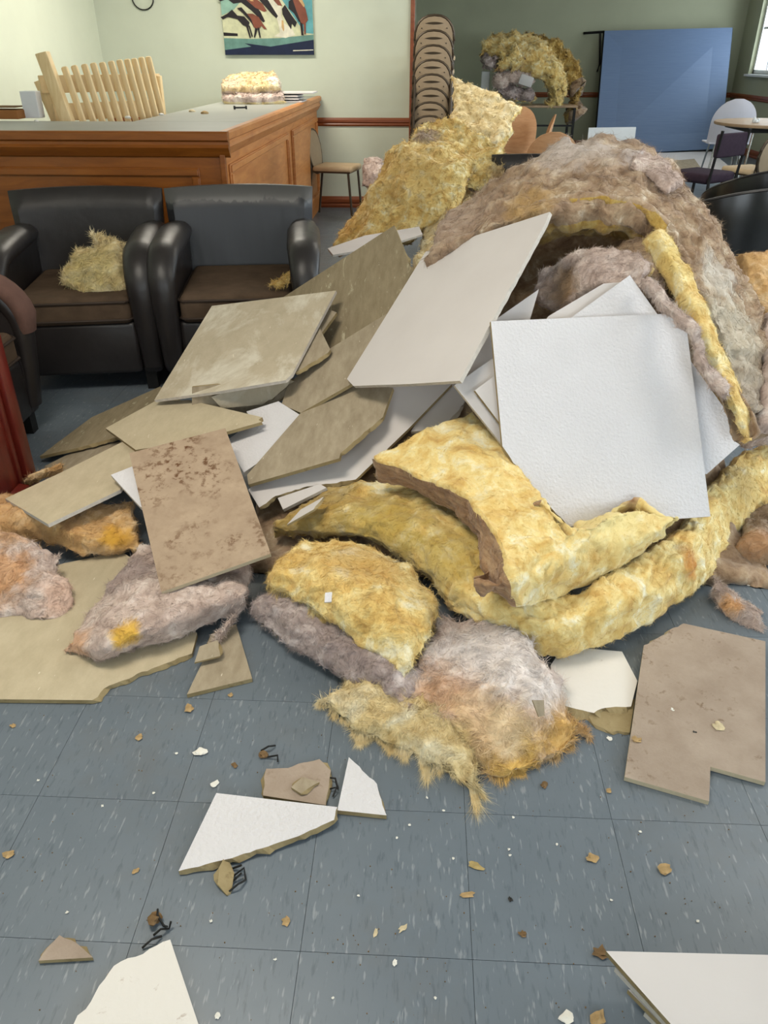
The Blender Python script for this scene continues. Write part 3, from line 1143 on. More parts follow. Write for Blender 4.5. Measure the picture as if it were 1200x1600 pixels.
# ------------------------------------------------------------------ tub chairs (black)
def make_tub(label, group):
    t_ = empty('tub_chair', (0, 0, 0), label, 'chair', group)
    bm = bmesh.new()
    na, nz = 32, 8
    grid = [[], []]
    for side in (0, 1):
        for i in range(na + 1):
            a = math.radians(-35 + 250 * i / na)
            u = (i / na - 0.5) * 2
            topz = 0.60 + 0.22 * math.cos(u * math.pi / 2) ** 1.3
            R_ = 0.37 if side == 0 else 0.315
            rowv = []
            for j in range(nz + 1):
                s_ = j / nz
                z_ = 0.06 + s_ * (topz - 0.06)
                fl = 0.88 + 0.12 * s_
                e = 0.0 if s_ < 0.9 else 0.018 * (s_ - 0.9) / 0.1
                r_ = R_ * fl + (-e if side == 0 else e)
                rowv.append(bm.verts.new((r_ * math.cos(a), r_ * math.sin(a), z_)))
            grid[side].append(rowv)
    fs = []
    for side in (0, 1):
        g = grid[side]
        for i in range(na):
            for j in range(nz):
                fs.append(bm.faces.new((g[i][j], g[i + 1][j], g[i + 1][j + 1], g[i][j + 1])))
    A, B = grid
    for i in range(na):
        fs.append(bm.faces.new((A[i][nz], A[i + 1][nz], B[i + 1][nz], B[i][nz])))
        fs.append(bm.faces.new((A[i][0], B[i][0], B[i + 1][0], A[i + 1][0])))
    for j in range(nz):
        fs.append(bm.faces.new((A[0][j], A[0][j + 1], B[0][j + 1], B[0][j])))
        fs.append(bm.faces.new((A[na][j], B[na][j], B[na][j + 1], A[na][j + 1])))
    bmesh.ops.recalc_face_normals(bm, faces=fs)
    mb = MB()
    mb.bm.free()
    mb.bm = bm
    sh = mb.build('shell', 'shell_black', t_, True)
    rim = []
    for i in range(na + 1):
        a = math.radians(-35 + 250 * i / na)
        u = (i / na - 0.5) * 2
        rim.append((0.345 * math.cos(a), 0.345 * math.sin(a), 0.605 + 0.22 * math.cos(u * math.pi / 2) ** 1.3))
    MB().tube(rim, 0.008, 6).build('rim_piping', 'leather_black', sh, True)
    MB().lathe([(0.27, 0.30), (0.30, 0.32), (0.30, 0.42), (0.27, 0.45), (0.1, 0.46)], (0, -0.03), 28).build('seat_cushion', 'leather_black', t_, True)
    for k in range(4):
        a = math.pi / 4 + k * math.pi / 2
        MB().lathe([(0.018, 0), (0.025, 0.06), (0.025, 0.3)], (0.22 * math.cos(a), 0.22 * math.sin(a)), 10).build('leg', 'metal_black', t_, True)
    return t_


c = D(1105, 290, 4.25)
tub = make_tub('nearer black tub chair behind the right end of the arch', 'black tub chairs')
tub.location = (c[0] + 0.10, c[1] + 0.0, 0)
tub.rotation_euler = (0, 0, math.radians(200))
c = D(1190, 268, 4.9)
dup(tub, (c[0] + 0.10, c[1] + 0.15, 0), math.radians(190), 'farther black tub chair at the right edge of the photo')

# ------------------------------------------------------------------ far right furniture
# purple upholstered chair
c = D(1098, 262, 7.6)
pc = empty('upholstered_chair', (c[0], c[1], 0), 'purple upholstered chair with dark metal frame near the blue board', 'chair', rz=math.radians(218))
MB().box((0, 0, 0.43), (0.42, 0.42, 0.085), 0.03, 3).build('seat', 'fabric_purple', pc, True)
MB().box((0, 0.235, 0.70), (0.42, 0.045, 0.19), 0.018, 3).build('backrest', 'fabric_purple', pc, True)
for sx in (-1, 1):
    MB().tube([(sx * 0.2, 0.26, 0.82), (sx * 0.2, 0.22, 0.42), (sx * 0.2, 0.25, 0.0)], 0.014, 8).build('leg', 'metal_black', pc, True)
    MB().tube([(sx * 0.2, -0.19, 0.40), (sx * 0.2, -0.21, 0.0)], 0.014, 8).build('leg', 'metal_black', pc, True)
MB().tube([(-0.2, 0.24, 0.2), (0.2, 0.24, 0.2)], 0.009, 8).build('stretcher', 'metal_black', pc, True)

# round table
c = D(1185, 192, 9.4)
rt = empty('round_table', (c[0] + 0.18, c[1], 0), 'round table with pale edge at the right side of the room', 'table')
MB().lathe([(0.60, 0.715), (0.625, 0.72), (0.63, 0.735), (0.625, 0.748), (0.60, 0.75)], (0, 0), 48).build('tabletop', 'table_edge', rt, True)
MB().box((0, 0, 0.69), (0.8, 0.8, 0.045), 0.01).build('apron', 'metal_black', rt)
for k in range(4):
    a = k * math.pi / 2 + 0.6
    MB().tube([(0.34 * math.cos(a), 0.34 * math.sin(a), 0.68), (0.40 * math.cos(a), 0.40 * math.sin(a), 0.0)], 0.014, 8).build('leg', 'chrome', rt, True)
c2 = D(1182, 187, 9.2)
bm_ = MB()
for k, (dx, dy) in enumerate([(0, 0), (0.022, 0.01), (-0.018, 0.015)]):
    bm_.lathe([(0.012, 0.752), (0.020, 0.762), (0.018, 0.775 + 0.01 * k), (0.006, 0.785 + 0.012 * k)], (c2[0] + dx, c2[1] + dy), 8)
tag(bm_.build_world('crumpled_tissue', 'paper_white', True), 'small crumpled white tissue on the round table', 'tissue')


def shell_chair(name, label, c, rz, mat, wd, zt, group=None, cat='chair'):
    t_ = empty(name, (c[0], c[1], 0), label, cat, group, rz)
    bm = bmesh.new()
    na, nz = 14, 14
    gs = []
    for side in (0, 1):
        g = []
        for i in range(na + 1):
            u = -1 + 2 * i / na
            rowv = []
            for j in range(nz + 1):
                s_ = j / nz
                z_ = 0.44 + s_ * (zt - 0.44)
                wv = wd / 2 * (1.0 if s_ < 0.45 else math.sqrt(max(0.02, 1 - ((s_ - 0.45) / 0.56) ** 2)))
                x = u * wv
                y = 0.17 + 0.08 * s_ - 0.30 * x * x / wd + (0.012 if side else 0)
                rowv.append(bm.verts.new((x, y, z_)))
            g.append(rowv)
        gs.append(g)
    fs = []
    for g in gs:
        for i in range(na):
            for j in range(nz):
                fs.append(bm.faces.new((g[i][j], g[i + 1][j], g[i + 1][j + 1], g[i][j + 1])))
    A, B = gs
    for i in range(na):
        for j in (0, nz):
            fs.append(bm.faces.new((A[i][j], A[i + 1][j], B[i + 1][j], B[i][j])))
    for j in range(nz):
        for i in (0, na):
            fs.append(bm.faces.new((A[i][j], A[i][j + 1], B[i][j + 1], B[i][j])))
    bmesh.ops.recalc_face_normals(bm, faces=fs)
    mb = MB()
    mb.bm.free()
    mb.bm = bm
    mb.build('backrest', mat, t_, True)
    MB().box((0, -0.02, 0.44), (wd * 0.92, 0.40, 0.018), 0.008, 2).build('seat', mat, t_, True)
    for sx in (-1, 1):
        for sy in (-1, 1):
            MB().tube([(sx * 0.15, sy * 0.14, 0.43), (sx * 0.2, sy * 0.2, 0.0)], 0.011, 8).build('leg', 'chrome', t_, True)
    return t_


shell_chair('shell_chair', 'white round-backed shell chair behind the round table', D(1140, 190, 10.6), math.radians(175), 'shell_white', 0.52, 0.93)
shell_chair('plywood_chair', 'orange-tan plywood chair with tall curved back behind the yellow batts', D(803, 200, 9.6), math.radians(188), 'wood_beech', 0.42, 0.90, 'plywood chairs')
shell_chair('plywood_chair', 'narrow plywood chair turned side-on beside the taller tan one', D(828, 200, 9.1), math.radians(265), 'wood_beech', 0.40, 0.84, 'plywood chairs')
shell_chair('plywood_chair', 'plywood chair with only its curved top showing above the arch', D(860, 215, 7.3), math.radians(180), 'wood_beech', 0.44, 0.83, 'plywood chairs')

# blue board leaning against the far wall
tl, tr_ = D(945, 48, 14.55), D(1145, 43, 14.35)
bl, br = D(929, 243, 13.9), D(1126, 232, 13.9)
bb = empty('blue_board', ((bl[0] + br[0]) / 2, (bl[1] + br[1]) / 2, 0), 'large blue board leaning against the far wall', 'board')
q = [tl, tr_, br, bl]
n_ = np.cross(q[1] - q[0], q[3] - q[0])
n_ /= np.linalg.norm(n_)
if n_[1] > 0:
    n_ = -n_
q2 = [p_ - n_ * 0.025 for p_ in q]
world_mesh('panel', q + q2, [[0, 1, 2, 3], [7, 6, 5, 4], [0, 4, 5, 1], [1, 5, 6, 2], [2, 6, 7, 3], [3, 7, 4, 0]], 'board_blue', bb)
for a, b in ((tl, bl), (tr_, br)):
    pth = [np.array(a) - n_ * 0.05 - wloc(bb), np.array(b) - n_ * 0.05 - wloc(bb)]
    MB().tube([tuple(x) for x in pth], 0.02, 6).build('edge_frame', 'metal_black', bb)
pth = [np.array(D(912, 52, 14.75)) - wloc(bb), np.array(tl) - n_ * 0.04 - wloc(bb)]
MB().tube([tuple(x) for x in pth], 0.02, 6).build('support_arm', 'metal_black', bb)
pth = [np.array(D(938, 52, 14.7)) - wloc(bb), np.array(D(937, 100, 14.7)) - wloc(bb), np.array(D(933, 112, 14.65)) - wloc(bb)]
MB().tube([tuple(x) for x in pth], 0.016, 6).build('support_leg', 'metal_black', bb)

# white sheets before the blue board
q = [D(920, 200, 10.6), D(994, 199, 10.6), D(996, 205, 10.4), D(921, 205, 10.4)]
q[2][2] = q[3][2] = 0.0
n_ = np.array([0, 1, 0.1])
bx8 = [p_ for p_ in q] + [p_ + n_ * 0.02 for p_ in q]
F6 = [[3, 2, 1, 0], [4, 5, 6, 7], [1, 5, 4, 0], [2, 6, 5, 1], [3, 7, 6, 2], [0, 4, 7, 3]]
o = world_mesh('white_card_sheet', bx8, F6, 'paper_white')
tag(o, 'pale folded card sheet propped before the blue board', 'sheet')


# ------------------------------------------------------------------ broken ceiling boards
def plate(label, poly, refs, mat, torn=(), thick=0.012, name='broken_board', rim='tile_core', group='broken ceiling boards', ext=0.010, jit=0.006, cat='ceiling board', shift=0.0, curl=0.0, tint=None):
    """flat board: outline seen at pixels poly, lying in the plane of the three world points refs"""
    a, b, c_ = [np.array(p_, float) for p_ in refs]
    n = np.cross(b - a, c_ - a)
    n /= np.linalg.norm(n)
    if np.dot(n, CAM - a) < 0:
        n = -n
    a = a - n * shift
    P = []
    for (px, py) in poly:
        r = ray(px, py)
        P.append(CAM + r * (np.dot(a - CAM, n) / np.dot(r, n)))
    P = np.array(P)
    cen = P.mean(0)
    top_, bot = [], []
    m_ = len(P)
    for i in range(m_):
        p, q = P[i], P[(i + 1) % m_]
        d = q - p
        L = np.linalg.norm(d)
        if i in torn:
            k = max(3, int(L / 0.012))
            out = np.cross(d / L, n)
            if np.dot(out, (p + q) / 2 - cen) < 0:
                out = -out
            for j in range(k):
                s_ = j / k
                base = p + d * s_
                e = math.sin(math.pi * min(1, s_ * 1.0)) ** 0.3 if 0 < s_ < 1 else 0
                pp = base[None] * 38 + 5.1
                w1 = perlin(pp)[0] * 1.6 + perlin(pp * 2.7)[0] * 0.9
                w2 = perlin(pp + 31)[0] * 1.6 + perlin(pp * 2.9 + 17)[0] * 0.9
                top_.append(base + out * (w1 * jit) * e)
                bot.append(base + out * (ext * (0.6 + w2 * 0.7) + w1 * jit) * e - n * thick)
        else:
            top_.append(p)
            bot.append(p - n * thick)
    top_, bot = np.array(top_), np.array(bot)
    K = len(top_)
    V = np.vstack([top_, bot])
    # orientation of the outline seen from above the board
    u = d0 = (P[1] - P[0]) / np.linalg.norm(P[1] - P[0])
    v2 = np.cross(n, u)
    X, Y = (top_ - cen) @ u, (top_ - cen) @ v2
    ar = float((X * np.roll(Y, -1) - np.roll(X, -1) * Y).sum())
    idx = list(range(K))
    fs = [idx if ar > 0 else idx[::-1], [K + i for i in (idx[::-1] if ar > 0 else idx)]]
    for i in range(K):
        j = (i + 1) % K
        fs.append([i, K + i, K + j, j] if ar > 0 else [j, K + j, K + i, i])
    o = world_mesh(name, V, fs, [mat, rim], None, False, [0, 1] + [1] * K)
    tag(o, label, cat, group)
    return o


def zr(*pts):
    return [Z(*p_) for p_ in pts]


def dr(*pts):
    return [D(*p_) for p_ in pts]


T1 = [(0.013, 2.844, 0.773), (0.373, 2.415, 0.972), (-0.242, 2.458, 0.399)]
T2 = [(0.195, 2.146, 0.729), (0.776, 2.274, 0.719), (0.262, 1.806, 0.245)]
T13 = [(-0.901, 3.271, 0.427), (-0.345, 3.114, 0.566), (-1.013, 2.716, 0.245)]

plate('large smooth white board leaning at the top centre of the heap', [(665, 393), (859, 331), (852, 349), (718, 595), (640, 600), (552, 603), (542, 592), (604, 492)], T1, 'tile_white_smooth', (2,), rim='tile_rim', ext=0.001, jit=0.002)
plate('largest textured white square board at the right of the heap', [(767, 502), (1070, 489), (1110, 807), (890, 823), (846, 776), (812, 735), (785, 697)], T2, 'tile_white', (3, 4, 5), ext=0.004, jit=0.004)
plate('white board turned askew behind the largest white square', [(984, 430), (1166, 686), (1104, 741), (1000, 700), (850, 527)], T2, 'tile_white', shift=0.03, rim='tile_rim')
plate('pale board edge showing left of the askew white board', [(857, 494), (943, 443), (985, 440), (985, 560), (820, 560)], T2, 'tile_white_smooth', shift=0.055, rim='tile_rim')
plate('grey shadowed board behind the gap between two white boards', [(716, 600), (764, 520), (776, 498), (842, 452), (828, 500), (790, 600), (740, 640)], T2, 'tile_white_smooth', shift=0.10, rim='tile_rim')
plate('white board corner pointing left under the largest white square', [(710, 602), (769, 560), (830, 620), (830, 720), (787, 698)], T2, 'tile_white_smooth', shift=0.045, rim='tile_rim')
plate('small white board piece lodged against the largest square board', [(742, 610), (790, 574), (810, 620), (783, 664)], T2, 'tile_white_smooth', shift=0.022, rim='tile_core')
R8 = zr((614, 608, 0.385), (702, 602, 0.41), (388, 765, 0.155))
plate('long white board with torn lower edge below the tan torn one', [(600, 596), (706, 600), (640, 668), (556, 749), (480, 760), (430, 775), (405, 793), (388, 765), (470, 690)], R8, 'tile_white_smooth', (3, 4, 5), rim='tile_core')
plate('short white board piece right of the long torn white board', [(642, 674), (690, 600), (735, 600), (724, 632), (692, 670), (680, 672)], R8, 'tile_white_smooth', (3,), shift=0.022, rim='tile_rim')
R9 = zr((544, 600, 0.365), (614, 606, 0.40), (388, 757, 0.18))
plate('tan board with torn right edge lying on the long white board', [(520, 590), (614, 606), (598, 652), (532, 708), (530, 716), (388, 757), (386, 742), (470, 645)], R9, 'tile_tan', (2,), rim='tile_core', jit=0.004, shift=-0.004)
R11 = zr((470, 645, 0.30), (604, 498, 0.55), (440, 630, 0.29))
plate('tan board strip tucked under the smooth white leaning board', [(470, 645), (552, 598), (630, 520), (604, 490), (515, 545), (450, 600), (440, 632)], R11, 'tile_tan', (), shift=0.008)
R12 = dr((616, 353, 3.36), (440, 466, 3.46), (604, 497, 2.88))
plate('large dull tan board at the back left of the heap', [(616, 352), (632, 392), (644, 424), (604, 496), (518, 549), (470, 545), (440, 466)], R12, 'tile_tan_wet', (1,), jit=0.004, shift=0.0)
plate('large tan square board with pale stain in front of the armchair', [(525, 454), (331, 478), (241, 625), (338, 612), (446, 594), (456, 585)], T13, 'tile_tan_stained', (), rim='tile_rim')
plate('small tan board triangle beside the stained square board', [(500, 513), (516, 546), (513, 551), (462, 582), (455, 575)], T13, 'tile_tan', (2,), shift=0.02)
plate('narrow tan board edge right of the stained square board', [(526, 488), (500, 524), (478, 560), (466, 560), (505, 480)], T13, 'tile_tan', (), shift=0.035)
R16 = zr((411, 604, 0.325), (450, 598, 0.34), (346, 638, 0.24))
plate('tan board sliver under the stained square board', [(380, 604), (455, 590), (450, 602), (433, 617), (411, 632), (346, 638), (330, 620)], R16, 'tile_tan_stained', (2, 3), shift=0.01)
plate('tan board with torn corner below the stained sliver', [(300, 605), (440, 590), (462, 596), (436, 628), (390, 650), (300, 645)], R16, 'tile_tan', (2,), shift=0.03)
R22 = zr((388, 643, 0.255), (481, 656, 0.285), (381, 738, 0.185))
plate('bright white board fragment with broken tip among tan boards', [(385, 643), (435, 627), (481, 656), (470, 664), (470, 679), (381, 738), (352, 690), (395, 658)], R22, 'tile_white', (2, 3), rim='tile_rim', ext=0.003, jit=0.003)
R17 = zr((165, 669, 0.17), (295, 625, 0.24), (212, 703, 0.19))
plate('tan arrow-shaped board pointing towards the bright white fragment', [(165, 669), (242, 627), (295, 625), (410, 652), (404, 656), (409, 659), (300, 690), (212, 703)], R17, 'tile_tan_light', (3,), jit=0.003)
R18 = zr((62, 713, 0.03), (143, 652, 0.05), (238, 612, 0.11))
plate('dull tan board at the far left of the heap on the floor', [(62, 713), (100, 684), (143, 652), (250, 604), (290, 630), (190, 681), (120, 700)], R18, 'tile_tan_wet', (0, 5), jit=0.004)
plate('partly hidden tan board below the far left dull one', [(70, 728), (120, 703), (195, 688), (230, 700), (150, 745), (95, 748)], R18, 'tile_tan', (), shift=0.02)
R19 = zr((8, 779, 0.14), (192, 690, 0.17), (75, 819, 0.16))
plate('light tan board on the orange batt near the red stand', [(8, 779), (98, 737), (192, 690), (212, 702), (206, 738), (188, 765), (75, 819)], R19, 'tile_tan_light', (), rim='tile_rim')
R20 = zr((202, 708, 0.25), (352, 669, 0.30), (252, 925, 0.13))
plate('brown dirt-stained rectangular board lying at the front left', [(202, 708), (352, 669), (423, 865), (252, 925)], R20, 'tile_brown_dirt', (), rim='tile_tan_light')
plate('white board corner poking out left of the dirt-stained board', [(173, 742), (206, 729), (260, 740), (260, 800), (219, 792)], R20, 'tile_white', (), shift=0.02, rim='tile_rim')
R23 = zr((436, 780, 0.15), (494, 762, 0.19), (442, 796, 0.14))
plate('small white board corner under the long torn white board', [(434, 778), (500, 756), (510, 762), (442, 796)], R23, 'tile_white_smooth', (), rim='tile_rim')
plate('thin white board sliver on the olive insulation', [(448, 820), (470, 796), (506, 776), (490, 796)], zr((448, 820, 0.16), (506, 776, 0.23), (490, 796, 0.215)), 'tile_white_smooth', (2,), thick=0.006, rim='tile_core')
# on the floor
FZ = zr((0, 1092, 0.0135), (300, 1021, 0.0135), (100, 900, 0.0135))
plate('large tan board flat on the floor at the left edge', [(-60, 1092), (144, 1094), (171, 1071), (300, 1021), (308, 990), (250, 900), (190, 862), (100, 880), (-60, 930)], FZ, 'tile_tan_light', (1, 2), jit=0.006)
plate('small tan board triangle on the floor beside the grey batt', [(292, 1085), (394, 1060), (369, 975), (330, 990), (317, 1033)], zr((292, 1085, 0.0125), (394, 1060, 0.0125), (330, 990, 0.0125)), 'tile_tan', (3,), rim='tile_core')
plate('small grey board scrap resting on the tan floor triangle', [(304, 1035), (344, 1025), (340, 1000), (312, 1010)], zr((304, 1035, 0.03), (344, 1025, 0.03), (312, 1010, 0.04)), 'tile_tan', (1,), thick=0.006)
RF = zr((878, 1040, 0.0135), (996, 1064, 0.0135), (880, 1110, 0.0135))
plate('white board with torn tan edge on the floor under the batts', [(860, 1040), (880, 1010), (972, 1018), (996, 1064), (986, 1104), (946, 1106), (928, 1114), (866, 1098)], RF, 'tile_white_dirty', (4, 5, 6), ext=0.03, jit=0.006)
plate('rough tan board core left at the torn floor board', [(912, 1112), (992, 1092), (984, 1145), (950, 1143), (925, 1130)], zr((912, 1112, 0.006), (992, 1092, 0.006), (984, 1145, 0.006)), 'tile_core', (2, 3, 4), thick=0.0055)
plate('grey-brown dusty board with cut corner on the floor at right', [(1006, 1008), (1068, 974), (1196, 1002), (1196, 1222), (1110, 1198), (1108, 1252), (976, 1214)], zr((1006, 1008, 0.03), (1196, 1222, 0.014), (976, 1214, 0.014)), 'tile_grey_dirt', (0,), rim='tile_tan_light')
plate('white triangular board with torn lower edge on the open floor', [(338, 1239), (527, 1261), (522, 1281), (465, 1307), (362, 1341), (279, 1361)], zr((338, 1239, 0.016), (527, 1261, 0.022), (279, 1361, 0.0135)), 'tile_white', (1, 2, 3, 4), ext=0.009, jit=0.0028)
plate('small white fan-shaped board beside the white triangle', [(545, 1183), (589, 1225), (604, 1274), (527, 1266)], zr((545, 1183, 0.0125), (604, 1274, 0.0125), (527, 1266, 0.0125)), 'tile_white', (0, 1), ext=0.006, jit=0.004)
plate('square grey-tan board scrap behind the white triangle', [(416, 1201), (450, 1200), (499, 1186), (517, 1204), (509, 1258), (411, 1243)], zr((416, 1201, 0.010), (517, 1204, 0.010), (411, 1243, 0.010)), 'tile_grey_dirt', (0, 1, 2, 3, 5), thick=0.009, jit=0.004)
plate('tiny tan chip on the square grey-tan scrap', [(455, 1230), (473, 1214), (499, 1222), (470, 1240)], zr((455, 1230, 0.018), (499, 1222, 0.018), (470, 1240, 0.018)), 'tile_tan', (0, 2), thick=0.006, jit=0.003)
plate('white board with ragged left edge at the bottom left', [(266, 1468), (330, 1660), (60, 1690), (115, 1600), (155, 1540), (178, 1509)], zr((266, 1468, 0.014), (330, 1660, 0.014), (115, 1600, 0.014)), 'tile_white_dirty', (2, 3, 4, 5), ext=0.010, jit=0.006)
plate('small tan half-round board chip left of the ragged white board', [(60, 1501), (93, 1461), (119, 1473), (145, 1496)], zr((60, 1501, 0.010), (93, 1461, 0.010), (145, 1496, 0.010)), 'tile_grey_dirt', (0, 1, 2), thick=0.009, jit=0.003)
# stack at the lower right
for k in range(4):
    z_ = 0.014 + 0.020 * k
    off = [(60, 96), (34, 60), (14, 26), (0, 0)][k]
    plate(['lowest', 'second', 'third', 'topmost'][k] + ' board of the neat white stack at the lower right', [(947 + off[0], 1486 + off[1]), (1330, 1495 + off[1]), (1330, 1760), (1190, 1760)], zr((947, 1486, z_), (1200, 1492, z_ + 0.004), (1100, 1620, z_ - 0.002)), 'tile_white_smooth', (), rim='tile_core' if k % 2 else 'tile_rim', group='stacked boards at the lower right')
# boards on the floor in front of the blue board
plate('pale boards sheet lying on the floor before the blue board', [(1005, 240), (1110, 236), (1150, 268), (1040, 284)], zr((1005, 240, 0.012), (1110, 236, 0.012), (1040, 284, 0.012)), 'tile_white_smooth', (1,))
plate('grey board piece lying on the pale sheet by the purple chair', [(1040, 252), (1085, 248), (1095, 262), (1050, 266)], zr((1040, 252, 0.05), (1085, 248, 0.05), (1095, 262, 0.03)), 'tile_tan', (0, 2), thick=0.02)
plate('white board edge under the back yellow pile', [(512, 388), (570, 368), (655, 354), (660, 366), (600, 385), (520, 398)], dr((512, 388, 4.75), (655, 356, 5.0), (520, 398, 4.65)), 'tile_white_smooth', (), rim='tile_rim')


# ------------------------------------------------------------------ insulation batts
def cr_interp(P, n):
    """Catmull-Rom along axis 0 to n samples"""
    m_ = P.shape[0]
    Q = np.concatenate([2 * P[:1] - P[1:2], P, 2 * P[-1:] - P[-2:-1]], 0)
    t_ = np.linspace(0, m_ - 1, n)
    i = np.minimum(t_.astype(int), m_ - 2)
    f = (t_ - i).reshape((-1,) + (1,) * (P.ndim - 1))
    a, b, c_, d = Q[i], Q[i + 1], Q[i + 2], Q[i + 3]
    return 0.5 * (2 * b + (c_ - a) * f + (2 * a - 5 * b + 4 * c_ - d) * f ** 2 + (3 * b - a - 3 * c_ + d) * f ** 3)


def slab(label, rows, mode='z', thick=0.07, mats=('wool_yellow', 'wool_edge', 'wool_brown'), h=0.009, rnd=0.42, amp=(0.014, 0.010, 0.003), warp=0.012,
         seed=0, fibres=6000, flen=0.022, fringe=0, frlen=0.05, tints=(), name='insulation_batt', cat='insulation', group=None, freq=(9, 26, 75), fw=0.00045, floor=True, elev=0.32, lside=False):
    P = G(rows, mode) if not isinstance(rows, np.ndarray) else rows
    lu = np.linalg.norm(np.diff(P, axis=0), axis=2).sum(0).max()
    lv = np.linalg.norm(np.diff(P, axis=1), axis=2).sum(1).max()
    n = int(np.clip(lu / h, 12, 220))
    m_ = int(np.clip(lv / h, 10, 120))
    S_ = cr_interp(P, n)
    S_ = np.swapaxes(cr_interp(np.swapaxes(S_, 0, 1), m_), 0, 1)
    gu = np.gradient(S_, axis=0)
    gv = np.gradient(S_, axis=1)
    N = np.cross(gu, gv)
    N /= np.linalg.norm(N, axis=2, keepdims=True) + 1e-12
    if ((CAM - S_) * N).sum(2).mean() < 0:
        N = -N
    hu, hv = lu / (n - 1), lv / (m_ - 1)
    ii = np.minimum(np.arange(n), n - 1 - np.arange(n))[:, None] * hu
    jj = np.minimum(np.arange(m_), m_ - 1 - np.arange(m_))[None, :] * hv
    r = max(thick * rnd, 1e-4)

    def lower(d):
        q_ = np.clip(1 - d / r, 0, 1)
        return r * (1 - np.sqrt(np.clip(1 - q_ * q_, 0, 1)))
    low = np.maximum(lower(ii + 0 * jj), lower(jj + 0 * ii))
    top_ = S_ - N * low[..., None]
    bot = S_ - N * (thick - low)[..., None]
    per = [(i, 0) for i in range(n)] + [(n - 1, j) for j in range(1, m_)] + [(i, m_ - 1) for i in range(n - 2, -1, -1)] + [(0, j) for j in range(m_ - 2, 0, -1)]
    K = len(per)
    pi = np.array([a * m_ + b for a, b in per])
    T, B = top_.reshape(-1, 3), bot.reshape(-1, 3)
    nk = max(1, int(round((thick - 2 * r) / h)))
    rings = [T[pi] * (1 - k / (nk + 1)) + B[pi] * (k / (nk + 1)) for k in range(1, nk + 1)]
    V = np.vstack([T, B] + rings)
    nt = n * m_
    gi = np.arange(nt).reshape(n, m_)
    qt = np.stack([gi[:-1, :-1], gi[1:, :-1], gi[1:, 1:], gi[:-1, 1:]], -1).reshape(-1, 4)
    qb = qt[:, ::-1] + nt
    loops = [pi] + [2 * nt + k * K + np.arange(K) for k in range(nk)] + [pi + nt]
    qs = []
    for a, b in zip(loops, loops[1:]):
        qs.append(np.stack([a, np.roll(a, -1), np.roll(b, -1), b], -1)[:, ::-1])
    qs = np.vstack(qs)
    # consistent orientation
    v0 = V[qt]
    fn = np.cross(v0[:, 1] - v0[:, 0], v0[:, 3] - v0[:, 0])
    flip = (fn * N[:-1, :-1].reshape(-1, 3)).sum() < 0
    if flip:
        qt, qb, qs = qt[:, ::-1], qb[:, ::-1], qs[:, ::-1]
    Q = np.vstack([qt, qb, qs])
    mi = np.concatenate([np.zeros(len(qt), int), np.full(len(qb), 2), np.full(len(qs), 1)])

    if lside:                      # only the first edge shows the cut side, the others are rounded over
        kk = np.tile(np.arange(K), nk + 1)
        mi[len(qt) + len(qb):] = np.where(kk < n - 1, 1, 0)

    def vnormals(V):
        q_ = V[Q]
        fn = np.cross(q_[:, 2] - q_[:, 0], q_[:, 3] - q_[:, 1])
        vn = np.zeros_like(V)
        for k in range(4):
            np.add.at(vn, Q[:, k], fn)
        return vn / (np.linalg.norm(vn, axis=1, keepdims=True) + 1e-12), fn
    sd = seed * 13.7
    if warp:
        wv_ = np.stack([perlin(V * 11 + sd), perlin(V * 11 + sd + 40), perlin(V * 11 + sd + 80)], 1) + 0.5 * np.stack([perlin(V * 31 + sd), perlin(V * 31 + sd + 40), perlin(V * 31 + sd + 80)], 1)
        V = V + wv_ * warp
    vn, _ = vnormals(V)
    V = V + vn * (amp[0] * billow(V * freq[0] + sd) + amp[1] * billow(V * freq[1] + sd + 1.3 * np.stack([perlin(V * freq[0] * 1.3 + 5), perlin(V * freq[0] * 1.3 + 25), perlin(V * freq[0] * 1.3 + 45)], 1)) + amp[2] * billow(V * freq[2] + sd))[:, None]
    if floor:
        V[:, 2] = np.maximum(V[:, 2], 0.002)
    # tint (shape of its own: stains, dirty patches, some painted shade)
    tint = np.zeros((len(V), 4))
    for (c_, rad, colr, st) in tints:
        d = np.linalg.norm(V - np.array(c_), axis=1) / rad
        d = d + 0.55 * perlin(V * 26 + sd) + 0.35 * perlin(V * 70 + sd)
        wgt = np.clip((1.15 - d) / 0.6, 0, 1) * st
        colr = np.array(srgb(*colr))
        a_ = tint[:, 3:4]
        na_ = a_ + wgt[:, None] * (1 - a_)
        tint[:, :3] = np.where(na_ > 1e-6, (tint[:, :3] * a_ * (1 - wgt[:, None]) + colr * wgt[:, None]) / np.maximum(na_ - 0 * a_, 1e-6) if False else tint[:, :3] * (1 - wgt[:, None]) + colr * wgt[:, None], 0)
        # keep colour un-premultiplied
        first = (a_[:, 0] < 1e-6)
        tint[first, :3] = colr
        tint[:, 3:4] = na_
    org = np.array([(V[:, 0].min() + V[:, 0].max()) / 2, (V[:, 1].min() + V[:, 1].max()) / 2, V[:, 2].min()])
    me = bpy.data.meshes.new(name)
    me.vertices.add(len(V))
    me.vertices.foreach_set('co', (V - org).ravel())
    me.loops.add(len(Q) * 4)
    me.loops.foreach_set('vertex_index', Q.ravel().astype(np.int32))
    me.polygons.add(len(Q))
    me.polygons.foreach_set('loop_start', np.arange(0, len(Q) * 4, 4, dtype=np.int32))
    me.polygons.foreach_set('material_index', mi.astype(np.int32))
    at = me.attributes.new('tint', 'FLOAT_COLOR', 'POINT')
    at.data.foreach_set('color', tint.ravel())
    me.update(calc_edges=True)
    me.validate()
    o = link_mesh(name, me, list(mats), None, True)
    o.location = tuple(org)
    tag(o, label, cat, group)
